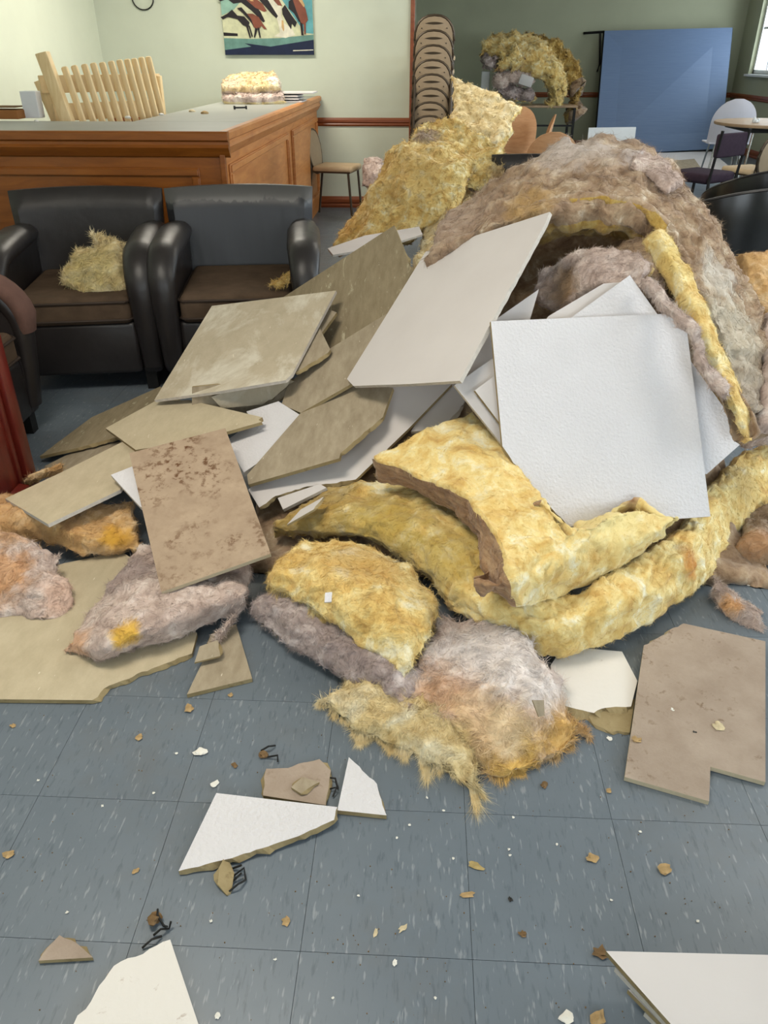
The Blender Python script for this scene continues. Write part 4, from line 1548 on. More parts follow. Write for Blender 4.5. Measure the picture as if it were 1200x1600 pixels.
    # loose fibres
    if fibres or fringe:
        vn, fn = vnormals(V)
        area_ = np.linalg.norm(fn, axis=1) * 0.5
        rg = np.random.default_rng(seed + 100)
        sets = []
        wt = area_ * np.where(mi == 2, 0.15, 1.0)
        if fibres:
            sets.append((rg.choice(len(Q), fibres, p=wt / wt.sum()), flen, elev, False))
        if fringe:
            wt2 = area_ * (mi == 1)
            q_ = V[Q].mean(1)
            front = (fn / (np.linalg.norm(fn, axis=1, keepdims=True) + 1e-12)) @ (-fh)
            wt2 = wt2 * np.clip(front + 0.35, 0, 1)
            sets.append((rg.choice(len(Q), fringe, p=wt2 / wt2.sum()), frlen, 1.1, True))
        VV, FF, MI, TT = [], [], [], []
        base = 0
        for (fi, L0, ev, fr) in sets:
            k = len(fi)
            a_, b_ = rg.random((2, k, 1))
            q_ = V[Q[fi]]
            p0 = (q_[:, 0] * (1 - a_) + q_[:, 1] * a_) * (1 - b_) + (q_[:, 3] * (1 - a_) + q_[:, 2] * a_) * b_
            nn = fn[fi] / (np.linalg.norm(fn[fi], axis=1, keepdims=True) + 1e-12)
            rv = rg.normal(size=(k, 3))
            # neighbouring fibres share a direction (combed clumps)
            cl = np.stack([perlin(p0 * 24 + 3), perlin(p0 * 24 + 53), perlin(p0 * 24 + 97)], 1) * 4.0
            rv = rv * 0.6 + cl
            tg = rv - nn * (rv * nn).sum(1, keepdims=True)
            tg /= np.linalg.norm(tg, axis=1, keepdims=True) + 1e-9
            e = rg.random((k, 1)) * ev
            if fr:
                e = 0.5 + rg.random((k, 1)) * 0.8
            d1 = tg * np.cos(e) + nn * np.sin(e)
            if fr:
                d1 = nn * 0.30 + cl * 0.16 - fh * 0.65 + rv * 0.05
                d1 /= np.linalg.norm(d1, axis=1, keepdims=True)
            L = L0 * (0.35 + rg.random((k, 1)) * 0.9)
            if fr:
                L = L * np.clip(0.55 + 1.6 * perlin(p0 * 26 + 9), 0.12, 1.5)[:, None]
                d1[:, 2] -= 0.25
            p1 = p0 + d1 * L * 0.5
            d2 = d1 + rg.normal(size=(k, 3)) * 0.45 - np.array([0, 0, 0.25])
            d2 /= np.linalg.norm(d2, axis=1, keepdims=True)
            p2 = p1 + d2 * L * 0.5
            if floor:
                p1[:, 2] = np.maximum(p1[:, 2], 0.003)
                p2[:, 2] = np.maximum(p2[:, 2], 0.003)
            sv = np.cross(d1, rg.normal(size=(k, 3)))
            sv /= np.linalg.norm(sv, axis=1, keepdims=True) + 1e-9
            sv *= fw * (0.6 + 0.8 * rg.random((k, 1))) * (0.7 if fr else 1.0)
            vv = np.stack([p0 - sv, p0 + sv, p1 - sv * 0.8, p1 + sv * 0.8, p2], 1).reshape(-1, 3)
            b0 = base + np.arange(k) * 5
            tri = np.stack([b0, b0 + 1, b0 + 3, b0, b0 + 3, b0 + 2, b0 + 2, b0 + 3, b0 + 4], 1).reshape(-1, 3)
            VV.append(vv)
            FF.append(tri)
            mm_ = np.where(fr, 0, mi[fi]) if True else mi[fi]
            MI.append(np.repeat(mm_, 3))
            TT.append(np.repeat(tint[Q[fi][:, 0]], 5, axis=0))
            base += k * 5
        VV, FF, MI, TT = np.vstack(VV), np.vstack(FF), np.concatenate(MI), np.vstack(TT)
        fm = bpy.data.meshes.new('loose_fibres')
        fm.vertices.add(len(VV))
        fm.vertices.foreach_set('co', (VV - org).ravel())
        fm.loops.add(len(FF) * 3)
        fm.loops.foreach_set('vertex_index', FF.ravel().astype(np.int32))
        fm.polygons.add(len(FF))
        fm.polygons.foreach_set('loop_start', np.arange(0, len(FF) * 3, 3, dtype=np.int32))
        fm.polygons.foreach_set('material_index', MI.astype(np.int32))
        at = fm.attributes.new('tint', 'FLOAT_COLOR', 'POINT')
        at.data.foreach_set('color', TT.ravel())
        fm.update(calc_edges=True)
        fo = link_mesh('loose_fibres', fm, list(mats), o)
        fo['kind'] = 'stuff'
    return o


GY_ = 'insulation batts in the heap'
Y3 = ('wool_yellow', 'wool_yellow', 'wool_brown')
YE = ('wool_yellow', 'wool_edge', 'wool_edge')
OL = ('wool_olive', 'wool_olive', 'wool_brown')
BR = ('wool_brown', 'wool_brown', 'wool_olive')

# inner mass of the heap
xs = [-0.55, -0.1, 0.3, 0.65, 0.95, 1.1]
ys = [1.9, 2.15, 2.45, 2.8, 3.15]
zz = [[0.04, 0.08, 0.12, 0.10, 0.05], [0.05, 0.10, 0.20, 0.28, 0.10], [0.06, 0.26, 0.46, 0.58, 0.25], [0.05, 0.24, 0.46, 0.66, 0.35], [0.03, 0.10, 0.30, 0.55, 0.25], [0.03, 0.05, 0.12, 0.3, 0.10]]
core = np.array([[[x, y, zz[i][j]] for j, y in enumerate(ys)] for i, x in enumerate(xs)])
slab('crushed brown insulation filling the inside of the heap', core, thick=0.12, mats=BR, h=0.022, amp=(0.03, 0.01, 0.0), fibres=2500, seed=1, group=GY_)

# folded top batt
slab('thick yellow batt folded over below the largest white square', [
    [(575, 712, .345), (660, 668, .41), (738, 640, .44)],
    [(650, 742, .345), (730, 706, .41), (796, 690, .415)],
    [(722, 773, .36), (778, 750, .385), (832, 750, .375)],
    [(768, 830, .345), (822, 808, .35), (872, 806, .345)],
    [(798, 905, .30), (850, 862, .305), (893, 832, .325)],
    [(814, 950, .21), (862, 880, .285), (908, 824, .325)],
    [(838, 950, .16), (882, 885, .27), (930, 815, .325)],
    [(905, 926, .15), (928, 866, .26), (968, 800, .325)],
    [(985, 880, .19), (1000, 845, .27), (1018, 798, .31)],
    [(1040, 838, .23), (1050, 820, .28), (1064, 806, .295)]],
    thick=0.13, mats=YE, rnd=0.10, amp=(0.012, 0.010, 0.002), warp=0.010, seed=2, fibres=12000, group=GY_, flen=0.016, lside=True,
    tints=[(Z(945, 800, .31), 0.13, (246, 226, 160), 0.9), (Z(1045, 812, .28), 0.06, (246, 226, 160), 0.9)])
slab('long yellow batt curving along the floor at the foot of the heap', [
    [(415, 838, .10), (440, 802, .16), (515, 748, .18)],
    [(490, 838, .12), (530, 792, .20), (625, 742, .22)],
    [(580, 852, .12), (630, 810, .21), (715, 778, .22)],
    [(655, 908, .10), (700, 865, .20), (778, 830, .22)],
    [(705, 962, .07), (745, 926, .17), (815, 888, .20)],
    [(775, 1002, .03), (805, 965, .14), (860, 915, .18)],
    [(860, 1036, .02), (868, 985, .13), (885, 920, .17)],
    [(960, 1014, .02), (950, 955, .15), (950, 885, .20)],
    [(1050, 962, .02), (1030, 905, .16), (1020, 846, .20)],
    [(1114, 916, .02), (1085, 855, .17), (1068, 812, .20)],
    [(1152, 852, .04), (1120, 798, .17), (1100, 765, .20)],
    [(1212, 800, .05), (1185, 728, .17), (1165, 700, .20)],
    [(1280, 760, .05), (1250, 690, .17), (1230, 665, .20)]],
    thick=0.10, mats=Y3, rnd=0.45, amp=(0.016, 0.013, 0.003), seed=3, fibres=22000, group=GY_, flen=0.018,
    tints=[(Z(470, 800, .15), 0.20, (150, 118, 50), 0.75), (Z(600, 810, .2), 0.16, (178, 150, 66), 0.7), (Z(700, 860, .2), 0.14, (186, 158, 72), 0.6),  # olive tints paint the shade on the batt's left stretch into its colour
           (Z(1085, 880, .15), 0.055, (206, 140, 60), 0.9), (Z(1100, 895, .12), 0.022, (150, 124, 104), 1.0), (Z(1150, 760, .15), 0.1, (190, 158, 92), 0.6)])
slab('ragged ochre batt chunk in front of the folded batt', [
    [(408, 910, .13), (420, 888, .17), (435, 864, .18), (462, 842, .16)],
    [(470, 950, .13), (500, 908, .205), (525, 872, .21), (558, 838, .17)],
    [(545, 1004, .11), (580, 952, .19), (605, 912, .20), (638, 880, .16)],
    [(600, 1048, .08), (632, 1002, .15), (657, 970, .16), (682, 928, .14)],
    [(634, 1072, .06), (654, 1047, .09), (668, 1012, .11), (690, 955, .12)]],
    thick=0.075, mats=('wool_yellow', 'wool_olive', 'wool_lilac'), rnd=0.4, seed=4, fibres=14000, fringe=5000, frlen=0.05, group=GY_, amp=(0.016, 0.008, 0.004), warp=0.016,
    tints=[(Z(560, 880, .2), 0.12, (206, 164, 92), 0.5), (Z(470, 880, .18), 0.08, (216, 172, 86), 0.5)])
slab('lilac-grey batt skin under the ragged ochre chunk', [
    [(380, 958, .03), (393, 932, .09), (430, 912, .11)],
    [(430, 1004, .03), (455, 968, .10), (492, 940, .12)],
    [(500, 1048, .03), (525, 1008, .10), (562, 980, .11)],
    [(580, 1088, .03), (602, 1052, .09), (642, 1026, .10)],
    [(640, 1110, .03), (652, 1085, .06), (672, 1050, .08)]],
    thick=0.055, mats=('wool_lilac', 'wool_olive', 'wool_olive'), seed=5, fibres=7000, group=GY_, fringe=1500, frlen=0.03)
slab('torn pink and orange insulation piece at the front of the heap', [
    [(605, 1100, .035), (630, 1072, .065), (648, 1040, .085), (682, 955, .09)],
    [(695, 1160, .03), (705, 1110, .075), (715, 1050, .095), (746, 956, .10)],
    [(770, 1208, .02), (780, 1138, .07), (790, 1062, .105), (808, 968, .11)],
    [(835, 1198, .02), (840, 1136, .06), (845, 1078, .085), (852, 1024, .09)],
    [(905, 1158, .015), (898, 1126, .04), (888, 1095, .05), (884, 1056, .05)]],
    thick=0.05, mats=('wool_pinkgrey', 'wool_orange', 'wool_orange'), seed=6, fibres=15000, fringe=9000, frlen=0.05, flen=0.035, elev=0.45, group=GY_, amp=(0.014, 0.008, 0.004), warp=0.02,
    tints=[(Z(690, 1075, .1), 0.085, (230, 178, 130), 0.7), (Z(800, 1185, .03), 0.10, (226, 184, 98), 0.95), (Z(760, 1130, .08), 0.09, (234, 200, 158), 0.85), (Z(880, 1140, .04), 0.07, (226, 180, 96), 0.9),
           (Z(700, 1150, .03), 0.06, (228, 206, 138), 0.9), (Z(840, 1110, .09), 0.05, (232, 200, 170), 0.7), (Z(770, 1015, .12), 0.15, (250, 240, 234), 0.85), (Z(845, 1065, .1), 0.10, (250, 240, 234), 0.85), (Z(730, 1100, .1), 0.07, (244, 208, 164), 0.6), (Z(790, 1130, .08), 0.07, (248, 226, 188), 0.6)])
slab('pale yellow frayed batt edge spread on the floor', [
    [(490, 1088, .015), (510, 1080, .04), (560, 1028, .05)],
    [(545, 1134, .012), (570, 1105, .05), (625, 1040, .06)],
    [(620, 1170, .012), (640, 1135, .05), (675, 1055, .07)],
    [(695, 1208, .012), (702, 1170, .05), (715, 1095, .07)],
    [(755, 1240, .010), (745, 1205, .03), (738, 1150, .05)]],
    thick=0.03, mats=('wool_pale', 'wool_pale', 'wool_pale'), seed=7, fibres=9000, fringe=24000, frlen=0.075, flen=0.03, elev=0.5, group=GY_, warp=0.024)
slab('orange fluffy tongue of insulation beside the white floor board', [
    [(845, 1145, .012), (850, 1120, .04), (855, 1095, .05)],
    [(885, 1150, .010), (885, 1130, .03), (885, 1112, .035)],
    [(925, 1152, .008), (922, 1144, .014), (918, 1136, .016)]],
    thick=0.02, mats=('wool_orange', 'wool_orange', 'wool_orange'), seed=8, fibres=3000, fringe=1500, frlen=0.03, group=GY_)
slab('pinkish-grey batt under the dirt-stained board', [
    [(92, 1022, .015), (104, 1002, .05), (128, 966, .04)],
    [(160, 1034, .02), (168, 990, .10), (190, 884, .07)],
    [(232, 1016, .02), (236, 962, .115), (226, 842, .09)],
    [(312, 986, .02), (312, 942, .115), (302, 880, .10)],
    [(392, 962, .02), (388, 924, .10), (394, 868, .09)]],
    thick=0.06, mats=('wool_pinkgrey', 'wool_pinkgrey', 'wool_orange'), seed=9, fibres=12000, group=GY_, fringe=1500, frlen=0.03,
    tints=[(Z(195, 992, .1), 0.045, (224, 178, 78), 1.0), (Z(110, 1008, .05), 0.06, (216, 168, 128), 0.8), (Z(200, 900, .08), 0.10, (154, 134, 128), 0.8)])
slab('grey wisp of insulation hanging over the small tan triangle', [
    [(330, 1010, .02), (335, 985, .05)], [(348, 1005, .02), (352, 978, .06)], [(368, 972, .03), (372, 955, .07)]],
    thick=0.015, mats=('wool_pinkgrey',) * 3, seed=10, fibres=1500, group=GY_)
slab('orange-brown batt under the light tan board at left', [
    [(-40, 860, .04), (-30, 805, .13), (-20, 770, .12)],
    [(50, 845, .05), (55, 800, .14), (60, 765, .12)],
    [(110, 866, .04), (112, 830, .11), (115, 790, .11)],
    [(165, 868, .03), (165, 830, .10), (165, 785, .11)],
    [(224, 862, .03), (215, 820, .09), (212, 780, .10)]],
    thick=0.06, mats=('wool_orange', 'wool_orange', 'wool_brown'), seed=11, fibres=9000, group=GY_, amp=(0.02, 0.009, 0.003),
    tints=[(Z(180, 835, .09), 0.05, (226, 170, 62), 0.9), (Z(10, 800, .12), 0.12, (206, 160, 110), 0.5)])
slab('torn grey-pink clump at the left edge of the floor', [
    [(-40, 968, .015), (-30, 905, .08), (-20, 820, .13)],
    [(15, 966, .015), (22, 905, .09), (25, 830, .13)],
    [(68, 970, .015), (66, 915, .08), (66, 845, .12)],
    [(118, 950, .015), (106, 912, .05), (92, 866, .08)]],
    thick=0.05, mats=('wool_pinkgrey', 'wool_orange', 'wool_orange'), seed=12, fibres=9000, group=GY_, warp=0.022, amp=(0.024, 0.011, 0.004),
    tints=[(Z(0, 900, .08), 0.10, (206, 150, 92), 0.8), (Z(20, 835, .12), 0.07, (204, 150, 88), 0.7), (Z(100, 935, .03), 0.08, (222, 186, 164), 0.7)])
slab('thin orange edge of insulation beside the red stand', [
    [(38, 768, .05), (48, 752, .10)], [(70, 752, .06), (80, 738, .10)], [(100, 738, .07), (106, 730, .10)]],
    thick=0.03, mats=('wool_orange',) * 3, seed=13, fibres=1200, group=GY_)

# the arch
slab('huge dirty brown batt arching over the top of the heap', [
    [(655, 402, 2.72), (668, 375, 2.80), (682, 350, 2.90), (702, 328, 3.05)],
    [(745, 362, 2.62), (757, 328, 2.72), (775, 295, 2.85), (802, 262, 3.05)],
    [(835, 336, 2.58), (840, 292, 2.70), (850, 250, 2.85), (872, 222, 3.10)],
    [(940, 324, 2.55), (945, 282, 2.68), (950, 240, 2.85), (962, 212, 3.12)],
    [(1030, 354, 2.50), (1035, 315, 2.62), (1040, 276, 2.80), (1052, 250, 3.05)],
    [(1080, 430, 2.42), (1098, 395, 2.52), (1110, 366, 2.65), (1122, 344, 2.85)],
    [(1120, 510, 2.30), (1142, 485, 2.40), (1160, 460, 2.50), (1174, 438, 2.68)],
    [(1150, 590, 2.18), (1172, 570, 2.28), (1188, 545, 2.38), (1200, 522, 2.50)],
    [(1168, 665, 2.08), (1190, 650, 2.15), (1208, 640, 2.25), (1222, 628, 2.35)]], 'd',
    thick=0.10, mats=BR, seed=14, fibres=22000, group=GY_, h=0.012, amp=(0.026, 0.016, 0.006), warp=0.024, freq=(8, 20, 52), flen=0.035,
    tints=[(D(900, 235, 2.92), 0.17, (206, 192, 182), 0.85), (D(1010, 255, 2.85), 0.09, (212, 200, 196), 0.95), (D(700, 350, 2.85), 0.20, (176, 152, 134), 0.7),
           (D(1150, 520, 2.35), 0.17, (206, 196, 176), 0.75), (D(1125, 430, 2.5), 0.09, (212, 204, 192), 0.8), (D(830, 310, 2.64), 0.10, (186, 150, 92), 0.7), (D(1180, 610, 2.2), 0.12, (188, 176, 160), 0.7)])
slab('loose pale tuft lying on the crest of the brown arch', [
    [(985, 252, 2.78), (990, 238, 2.84), (1000, 228, 2.92)], [(1020, 270, 2.72), (1030, 258, 2.78), (1040, 246, 2.84)], [(1048, 292, 2.66), (1058, 284, 2.70), (1070, 280, 2.74)]], 'd',
    thick=0.035, mats=('wool_pinkgrey',) * 3, seed=15, fibres=2500, group=GY_)
slab('yellow underside layer curling below the brown arch', [
    [(790, 352, 2.66), (800, 372, 2.76), (810, 392, 2.88)], [(890, 322, 2.60), (892, 346, 2.72), (895, 372, 2.86)],
    [(985, 330, 2.55), (980, 352, 2.68), (972, 378, 2.80)], [(1040, 365, 2.48), (1025, 385, 2.58), (1010, 400, 2.68)]], 'd',
    thick=0.05, mats=OL, seed=16, fibres=6000, group=GY_)
slab('shadowed brown batt inside the hollow of the arch', [
    [(720, 520, 2.60), (770, 430, 2.85), (800, 360, 3.0)], [(840, 520, 2.60), (860, 430, 2.85), (880, 350, 3.0)], [(960, 500, 2.60), (960, 420, 2.80), (970, 350, 2.95)], [(1050, 470, 2.50), (1050, 420, 2.65), (1050, 370, 2.8)]], 'd',
    thick=0.08, mats=BR, seed=17, fibres=4000, group=GY_, h=0.015)
slab('upright yellow batt strip along the right of the white boards', [
    [(998, 376, 2.50), (1020, 352, 2.50), (1042, 348, 2.52)], [(1026, 434, 2.40), (1048, 408, 2.38), (1074, 404, 2.42)], [(1058, 482, 2.30), (1080, 464, 2.27), (1102, 458, 2.32)],
    [(1084, 540, 2.21), (1105, 528, 2.18), (1127, 518, 2.23)], [(1114, 600, 2.11), (1133, 590, 2.08), (1152, 582, 2.13)], [(1140, 650, 2.03), (1156, 644, 2.0), (1174, 638, 2.05)], [(1162, 694, 1.99), (1170, 692, 1.97), (1180, 686, 2.0)]], 'd',
    thick=0.05, mats=('wool_yellow', 'wool_brown', 'wool_brown'), seed=18, fibres=6000, group=GY_, warp=0.008, amp=(0.012, 0.006, 0.002),
    tints=[(D(1045, 400, 2.39), 0.09, (222, 196, 120), 0.5)])
slab('brown batt flap leading to the upright yellow strip', [
    [(935, 440, 2.45), (942, 410, 2.52), (950, 385, 2.60)], [(985, 450, 2.42), (988, 405, 2.48), (990, 366, 2.57)], [(1040, 470, 2.38), (1030, 410, 2.43), (1022, 354, 2.53)]], 'd',
    thick=0.06, mats=BR, seed=19, fibres=4000, group=GY_)
slab('pink-grey fluffy clump above the largest white square', [
    [(828, 455, 2.48), (830, 442, 2.52), (842, 425, 2.56)], [(862, 482, 2.40), (875, 440, 2.45), (880, 398, 2.52)], [(930, 450, 2.34), (930, 415, 2.39), (925, 376, 2.48)],
    [(985, 443, 2.31), (988, 420, 2.34), (986, 386, 2.42)], [(1010, 448, 2.28), (1010, 432, 2.30), (1006, 410, 2.34)]], 'd',
    thick=0.06, mats=('wool_pinkgrey', 'wool_brown', 'wool_olive'), seed=20, fibres=8000, group=GY_, amp=(0.018, 0.010, 0.004), warp=0.018,
    tints=[(D(880, 450, 2.44), 0.07, (170, 132, 82), 0.75), (D(850, 445, 2.47), 0.06, (186, 160, 148), 0.6)])
slab('ropy pale strand draped beside the white boards', [
    [(990, 446, 2.27), (1000, 436, 2.26), (1010, 424, 2.28)], [(1020, 480, 2.22), (1032, 468, 2.20), (1044, 456, 2.22)], [(1068, 522, 2.13), (1078, 510, 2.12), (1090, 500, 2.14)],
    [(1090, 586, 2.06), (1100, 574, 2.05), (1110, 562, 2.07)], [(1126, 626, 2.0), (1136, 614, 1.99), (1146, 602, 2.02)]], 'd',
    thick=0.025, mats=('wool_pinkgrey',) * 3, seed=21, fibres=3500, group=GY_, warp=0.016)
slab('ochre batt behind the arch at the right edge', [
    [(1190, 540, 2.75), (1168, 460, 2.85), (1152, 390, 3.0)], [(1230, 540, 2.75), (1225, 460, 2.85), (1220, 384, 3.0)], [(1300, 540, 2.75), (1300, 460, 2.85), (1300, 380, 3.0)]], 'd',
    thick=0.08, mats=('wool_orange', 'wool_yellow', 'wool_yellow'), seed=22, fibres=5000, group=GY_)
slab('grey-brown batt end drooping at the right edge', [
    [(1172, 668, 2.12), (1180, 600, 2.28), (1188, 480, 2.6)], [(1230, 672, 2.1), (1235, 600, 2.2), (1240, 480, 2.55)], [(1300, 672, 2.1), (1300, 600, 2.2), (1300, 480, 2.55)]], 'd',
    thick=0.08, mats=('wool_pinkgrey', 'wool_brown', 'wool_brown'), seed=23, fibres=5000, group=GY_, h=0.012)
slab('brown-pink insulation heap on the floor at the right edge', [
    [(1140, 884, .012), (1150, 850, .06), (1165, 800, .08)], [(1200, 888, .012), (1205, 840, .09), (1212, 780, .10)], [(1300, 880, .012), (1300, 830, .09), (1300, 770, .10)]],
    thick=0.06, mats=('wool_brown', 'wool_orange', 'wool_brown'), seed=24, fibres=5000, group=GY_, amp=(0.024, 0.011, 0.004),
    tints=[(Z(1180, 840, .1), 0.08, (190, 140, 96), 0.7)])
slab('pink-grey shred between the yellow strip and the curving batt', [
    [(1165, 705, .20), (1172, 690, .24), (1180, 672, .27)], [(1215, 700, .20), (1218, 685, .25), (1220, 668, .28)], [(1290, 690, .20), (1290, 675, .25), (1290, 660, .28)]],
    thick=0.05, mats=('wool_pinkgrey', 'wool_brown', 'wool_brown'), seed=26, fibres=2500, group=GY_)
slab('small white and orange tuft on the floor by the dusty board', [
    [(1112, 935, .008), (1110, 915, .035), (1112, 898, .04)], [(1145, 968, .006), (1148, 945, .03), (1150, 925, .03)], [(1188, 984, .006), (1192, 968, .02), (1196, 955, .02)]],
    thick=0.02, mats=('wool_pinkgrey', 'wool_pinkgrey', 'wool_pinkgrey'), seed=25, fibres=4500, fringe=1500, frlen=0.03, group=GY_, warp=0.02,
    tints=[(Z(1135, 945, .03), 0.035, (226, 170, 106), 0.9)])

# back yellow pile
GB = 'yellow batts piled behind the heap'
slab('big crumpled yellow batt at the front of the back pile', [
    [(512, 384, 5.15), (530, 352, 5.30), (560, 326, 5.45), (600, 300, 5.60)],
    [(560, 376, 5.10), (580, 330, 5.22), (600, 272, 5.35), (612, 224, 5.60)],
    [(640, 368, 5.05), (650, 310, 5.15), (660, 255, 5.28), (665, 214, 5.60)],
    [(722, 335, 5.10), (730, 295, 5.18), (740, 258, 5.28), (747, 240, 5.60)]], 'd',
    thick=0.14, mats=('wool_yellow', 'wool_olive', 'wool_brown'), h=0.02, seed=30, fibres=9000, flen=0.04, fw=0.0016, group=GB, amp=(0.045, 0.018, 0.005), freq=(5, 12, 40), warp=0.03,
    tints=[(D(540, 355, 5.3), 0.16, (222, 176, 98), 0.6), (D(640, 270, 5.3), 0.25, (240, 204, 130), 0.5)])
slab('yellow batt heaped on top of the crumpled one below the stack', [
    [(618, 245, 5.7), (638, 212, 5.8), (650, 190, 6.0)], [(690, 255, 5.6), (690, 215, 5.8), (690, 180, 6.1)], [(750, 285, 5.5), (755, 240, 5.7), (742, 196, 6.0)], [(786, 310, 5.45), (792, 255, 5.6), (785, 224, 5.9)]], 'd',
    thick=0.14, mats=Y3, h=0.02, seed=31, fibres=8000, flen=0.04, fw=0.0016, group=GB, amp=(0.055, 0.022, 0.005), freq=(5, 12, 40), warp=0.04,
    tints=[(D(665, 205, 5.8), 0.12, (150, 128, 118), 0.85), (D(780, 270, 5.55), 0.09, (130, 104, 84), 0.7)])
slab('pale yellow batt leaning right of the chair stack', [
    [(672, 375, 6.3), (690, 225, 6.5), (704, 165, 6.7), (708, 112, 6.9)], [(725, 375, 6.25), (742, 240, 6.4), (752, 180, 6.6), (760, 136, 6.8)], [(765, 375, 6.2), (784, 222, 6.35), (800, 190, 6.5), (814, 158, 6.7)]], 'd',
    thick=0.12, mats=('wool_pale', 'wool_yellow', 'wool_yellow'), h=0.022, seed=32, fibres=5000, flen=0.04, fw=0.0018, group=GB, amp=(0.04, 0.018, 0.006), freq=(6, 15, 40), warp=0.03)
slab('yellow batt sliver showing left of the chair stack', [
    [(628, 330, 8.55), (634, 185, 8.7), (635, 130, 8.75), (638, 84, 8.8)], [(645, 330, 8.55), (650, 185, 8.7), (652, 130, 8.75), (652, 84, 8.8)], [(685, 330, 8.55), (690, 185, 8.7), (690, 130, 8.75), (690, 95, 8.8)]], 'd',
    thick=0.10, mats=Y3, h=0.025, seed=33, fibres=2000, flen=0.04, fw=0.002, group=GB, amp=(0.04, 0.018, 0.006))
slab('yellow batts lower part of the back pile against the arch', [
    [(640, 420, 4.6), (650, 380, 4.9), (660, 330, 5.3)], [(720, 400, 4.7), (730, 350, 4.9), (740, 300, 5.3)], [(800, 380, 4.8), (800, 330, 5.0), (800, 280, 5.4)]], 'd',
    thick=0.12, mats=('wool_pale', 'wool_yellow', 'wool_yellow'), h=0.022, seed=34, fibres=4000, flen=0.04, fw=0.0016, group=GB, amp=(0.04, 0.018, 0.006))
slab('pinkish insulation lump on the seat of the side-on banquet chair', [
    [(562, 290, 7.75), (562, 265, 7.8), (568, 242, 7.95)], [(582, 298, 7.7), (582, 265, 7.75), (584, 240, 7.95)], [(600, 285, 7.75), (602, 262, 7.8), (600, 246, 7.95)]], 'd',
    thick=0.12, mats=('wool_pinkgrey',) * 3, h=0.02, seed=35, fibres=1500, flen=0.03, fw=0.0016, amp=(0.03, 0.012, 0.004), group='insulation scraps on furniture')
slab('clump of pale yellow fluff on the seat of the armchair', [
    [(96, 445, 3.55), (98, 412, 3.62), (112, 386, 3.74)], [(135, 463, 3.5), (135, 418, 3.55), (140, 378, 3.76)], [(175, 460, 3.5), (175, 415, 3.56), (172, 368, 3.76)], [(208, 448, 3.56), (208, 416, 3.62), (200, 382, 3.74)]], 'd',
    thick=0.10, mats=('wool_pale', 'wool_pale', 'wool_olive'), h=0.011, seed=36, fibres=9000, flen=0.035, fw=0.0010, amp=(0.022, 0.010, 0.004), warp=0.02, group='insulation scraps on furniture',
    tints=[(D(140, 420, 3.56), 0.16, (206, 188, 122), 0.6)])
slab('upright pale tuft rising from the fluff clump on the armchair', [
    [(150, 392, 3.70), (146, 376, 3.72), (140, 362, 3.74)], [(178, 392, 3.70), (172, 378, 3.72), (158, 368, 3.74)], [(206, 396, 3.70), (200, 384, 3.72), (190, 376, 3.74)]], 'd',
    thick=0.03, mats=('wool_pale',) * 3, h=0.01, seed=37, fibres=1800, flen=0.04, fw=0.001, group='insulation scraps on furniture')
slab('small green-yellow wisp on the seat edge of the peeling armchair', [
    [(420, 445, 3.5), (424, 438, 3.55)], [(438, 444, 3.5), (442, 428, 3.6)], [(452, 436, 3.5), (456, 415, 3.65)]], 'd',
    thick=0.015, mats=('wool_olive',) * 3, h=0.01, seed=38, fibres=900, flen=0.03, fw=0.001, group='insulation scraps on furniture', cat='insulation')
slab('lower folded insulation batt on the counter with cream underside', [
    [(346, 151, 7.05), (345, 142, 7.15), (346, 131, 7.4)], [(392, 153, 7.0), (392, 143, 7.1), (392, 132, 7.4)], [(446, 150, 7.05), (444, 143, 7.15), (440, 134, 7.4)]], 'd',
    thick=0.09, mats=('wool_pinkgrey', 'wool_pale', 'wool_pale'), h=0.018, seed=39, fibres=2500, flen=0.03, fw=0.0016, group='insulation scraps on furniture', amp=(0.02, 0.010, 0.004))
slab('upper folded insulation batt on the counter with tan top', [
    [(345, 135, 7.08), (344, 126, 7.2), (354, 116, 7.5)], [(392, 136, 7.05), (392, 122, 7.2), (395, 111, 7.5)], [(440, 134, 7.1), (438, 122, 7.2), (428, 108, 7.5)]], 'd',
    thick=0.09, mats=('wool_pale', 'wool_pinkgrey', 'wool_pinkgrey'), h=0.018, seed=40, fibres=2500, flen=0.03, fw=0.0016, group='insulation scraps on furniture', amp=(0.02, 0.010, 0.004),
    tints=[(D(400, 118, 7.25), 0.3, (206, 176, 132), 0.7), (D(360, 128, 7.15), 0.12, (198, 178, 164), 0.7), (D(432, 122, 7.2), 0.1, (226, 216, 208), 0.8)])

# far table with bundle
c = D(845, 161, 13.0)
ft = empty('side_table', (c[0], 13.35, 0), 'dark-framed narrow table carrying the far yellow bundle', 'table')
MB().box((0, 0, 0.715), (1.1, 0.6, 0.03), 0.006).build('tabletop', 'table_edge', ft)
for sx in (-1, 1):
    for sy in (-1, 1):
        MB().box((sx * 0.51, sy * 0.26, 0.35), (0.035, 0.035, 0.70)).build('leg', 'metal_black', ft)
for z_ in (0.22, 0.46):
    MB().box((0, -0.26, z_), (1.0, 0.025, 0.025)).build('rail', 'metal_black', ft)
GF = 'bundled insulation on the far table'
FB = dict(h=0.04, flen=0.07, fw=0.0035, group=GF, amp=(0.10, 0.04, 0.012), freq=(3.5, 9, 24), warp=0.06)
slab('dark ochre batt drooping at the back of the far bundle', [
    [(860, 90, 13.5), (850, 62, 13.6), (820, 46, 13.7)], [(885, 120, 13.4), (885, 85, 13.5), (868, 58, 13.6)], [(895, 170, 13.3), (908, 130, 13.4), (905, 95, 13.5)], [(880, 182, 13.2), (900, 165, 13.3), (914, 130, 13.4)]], 'd',
    thick=0.2, mats=OL, seed=50, fibres=4000, **FB)
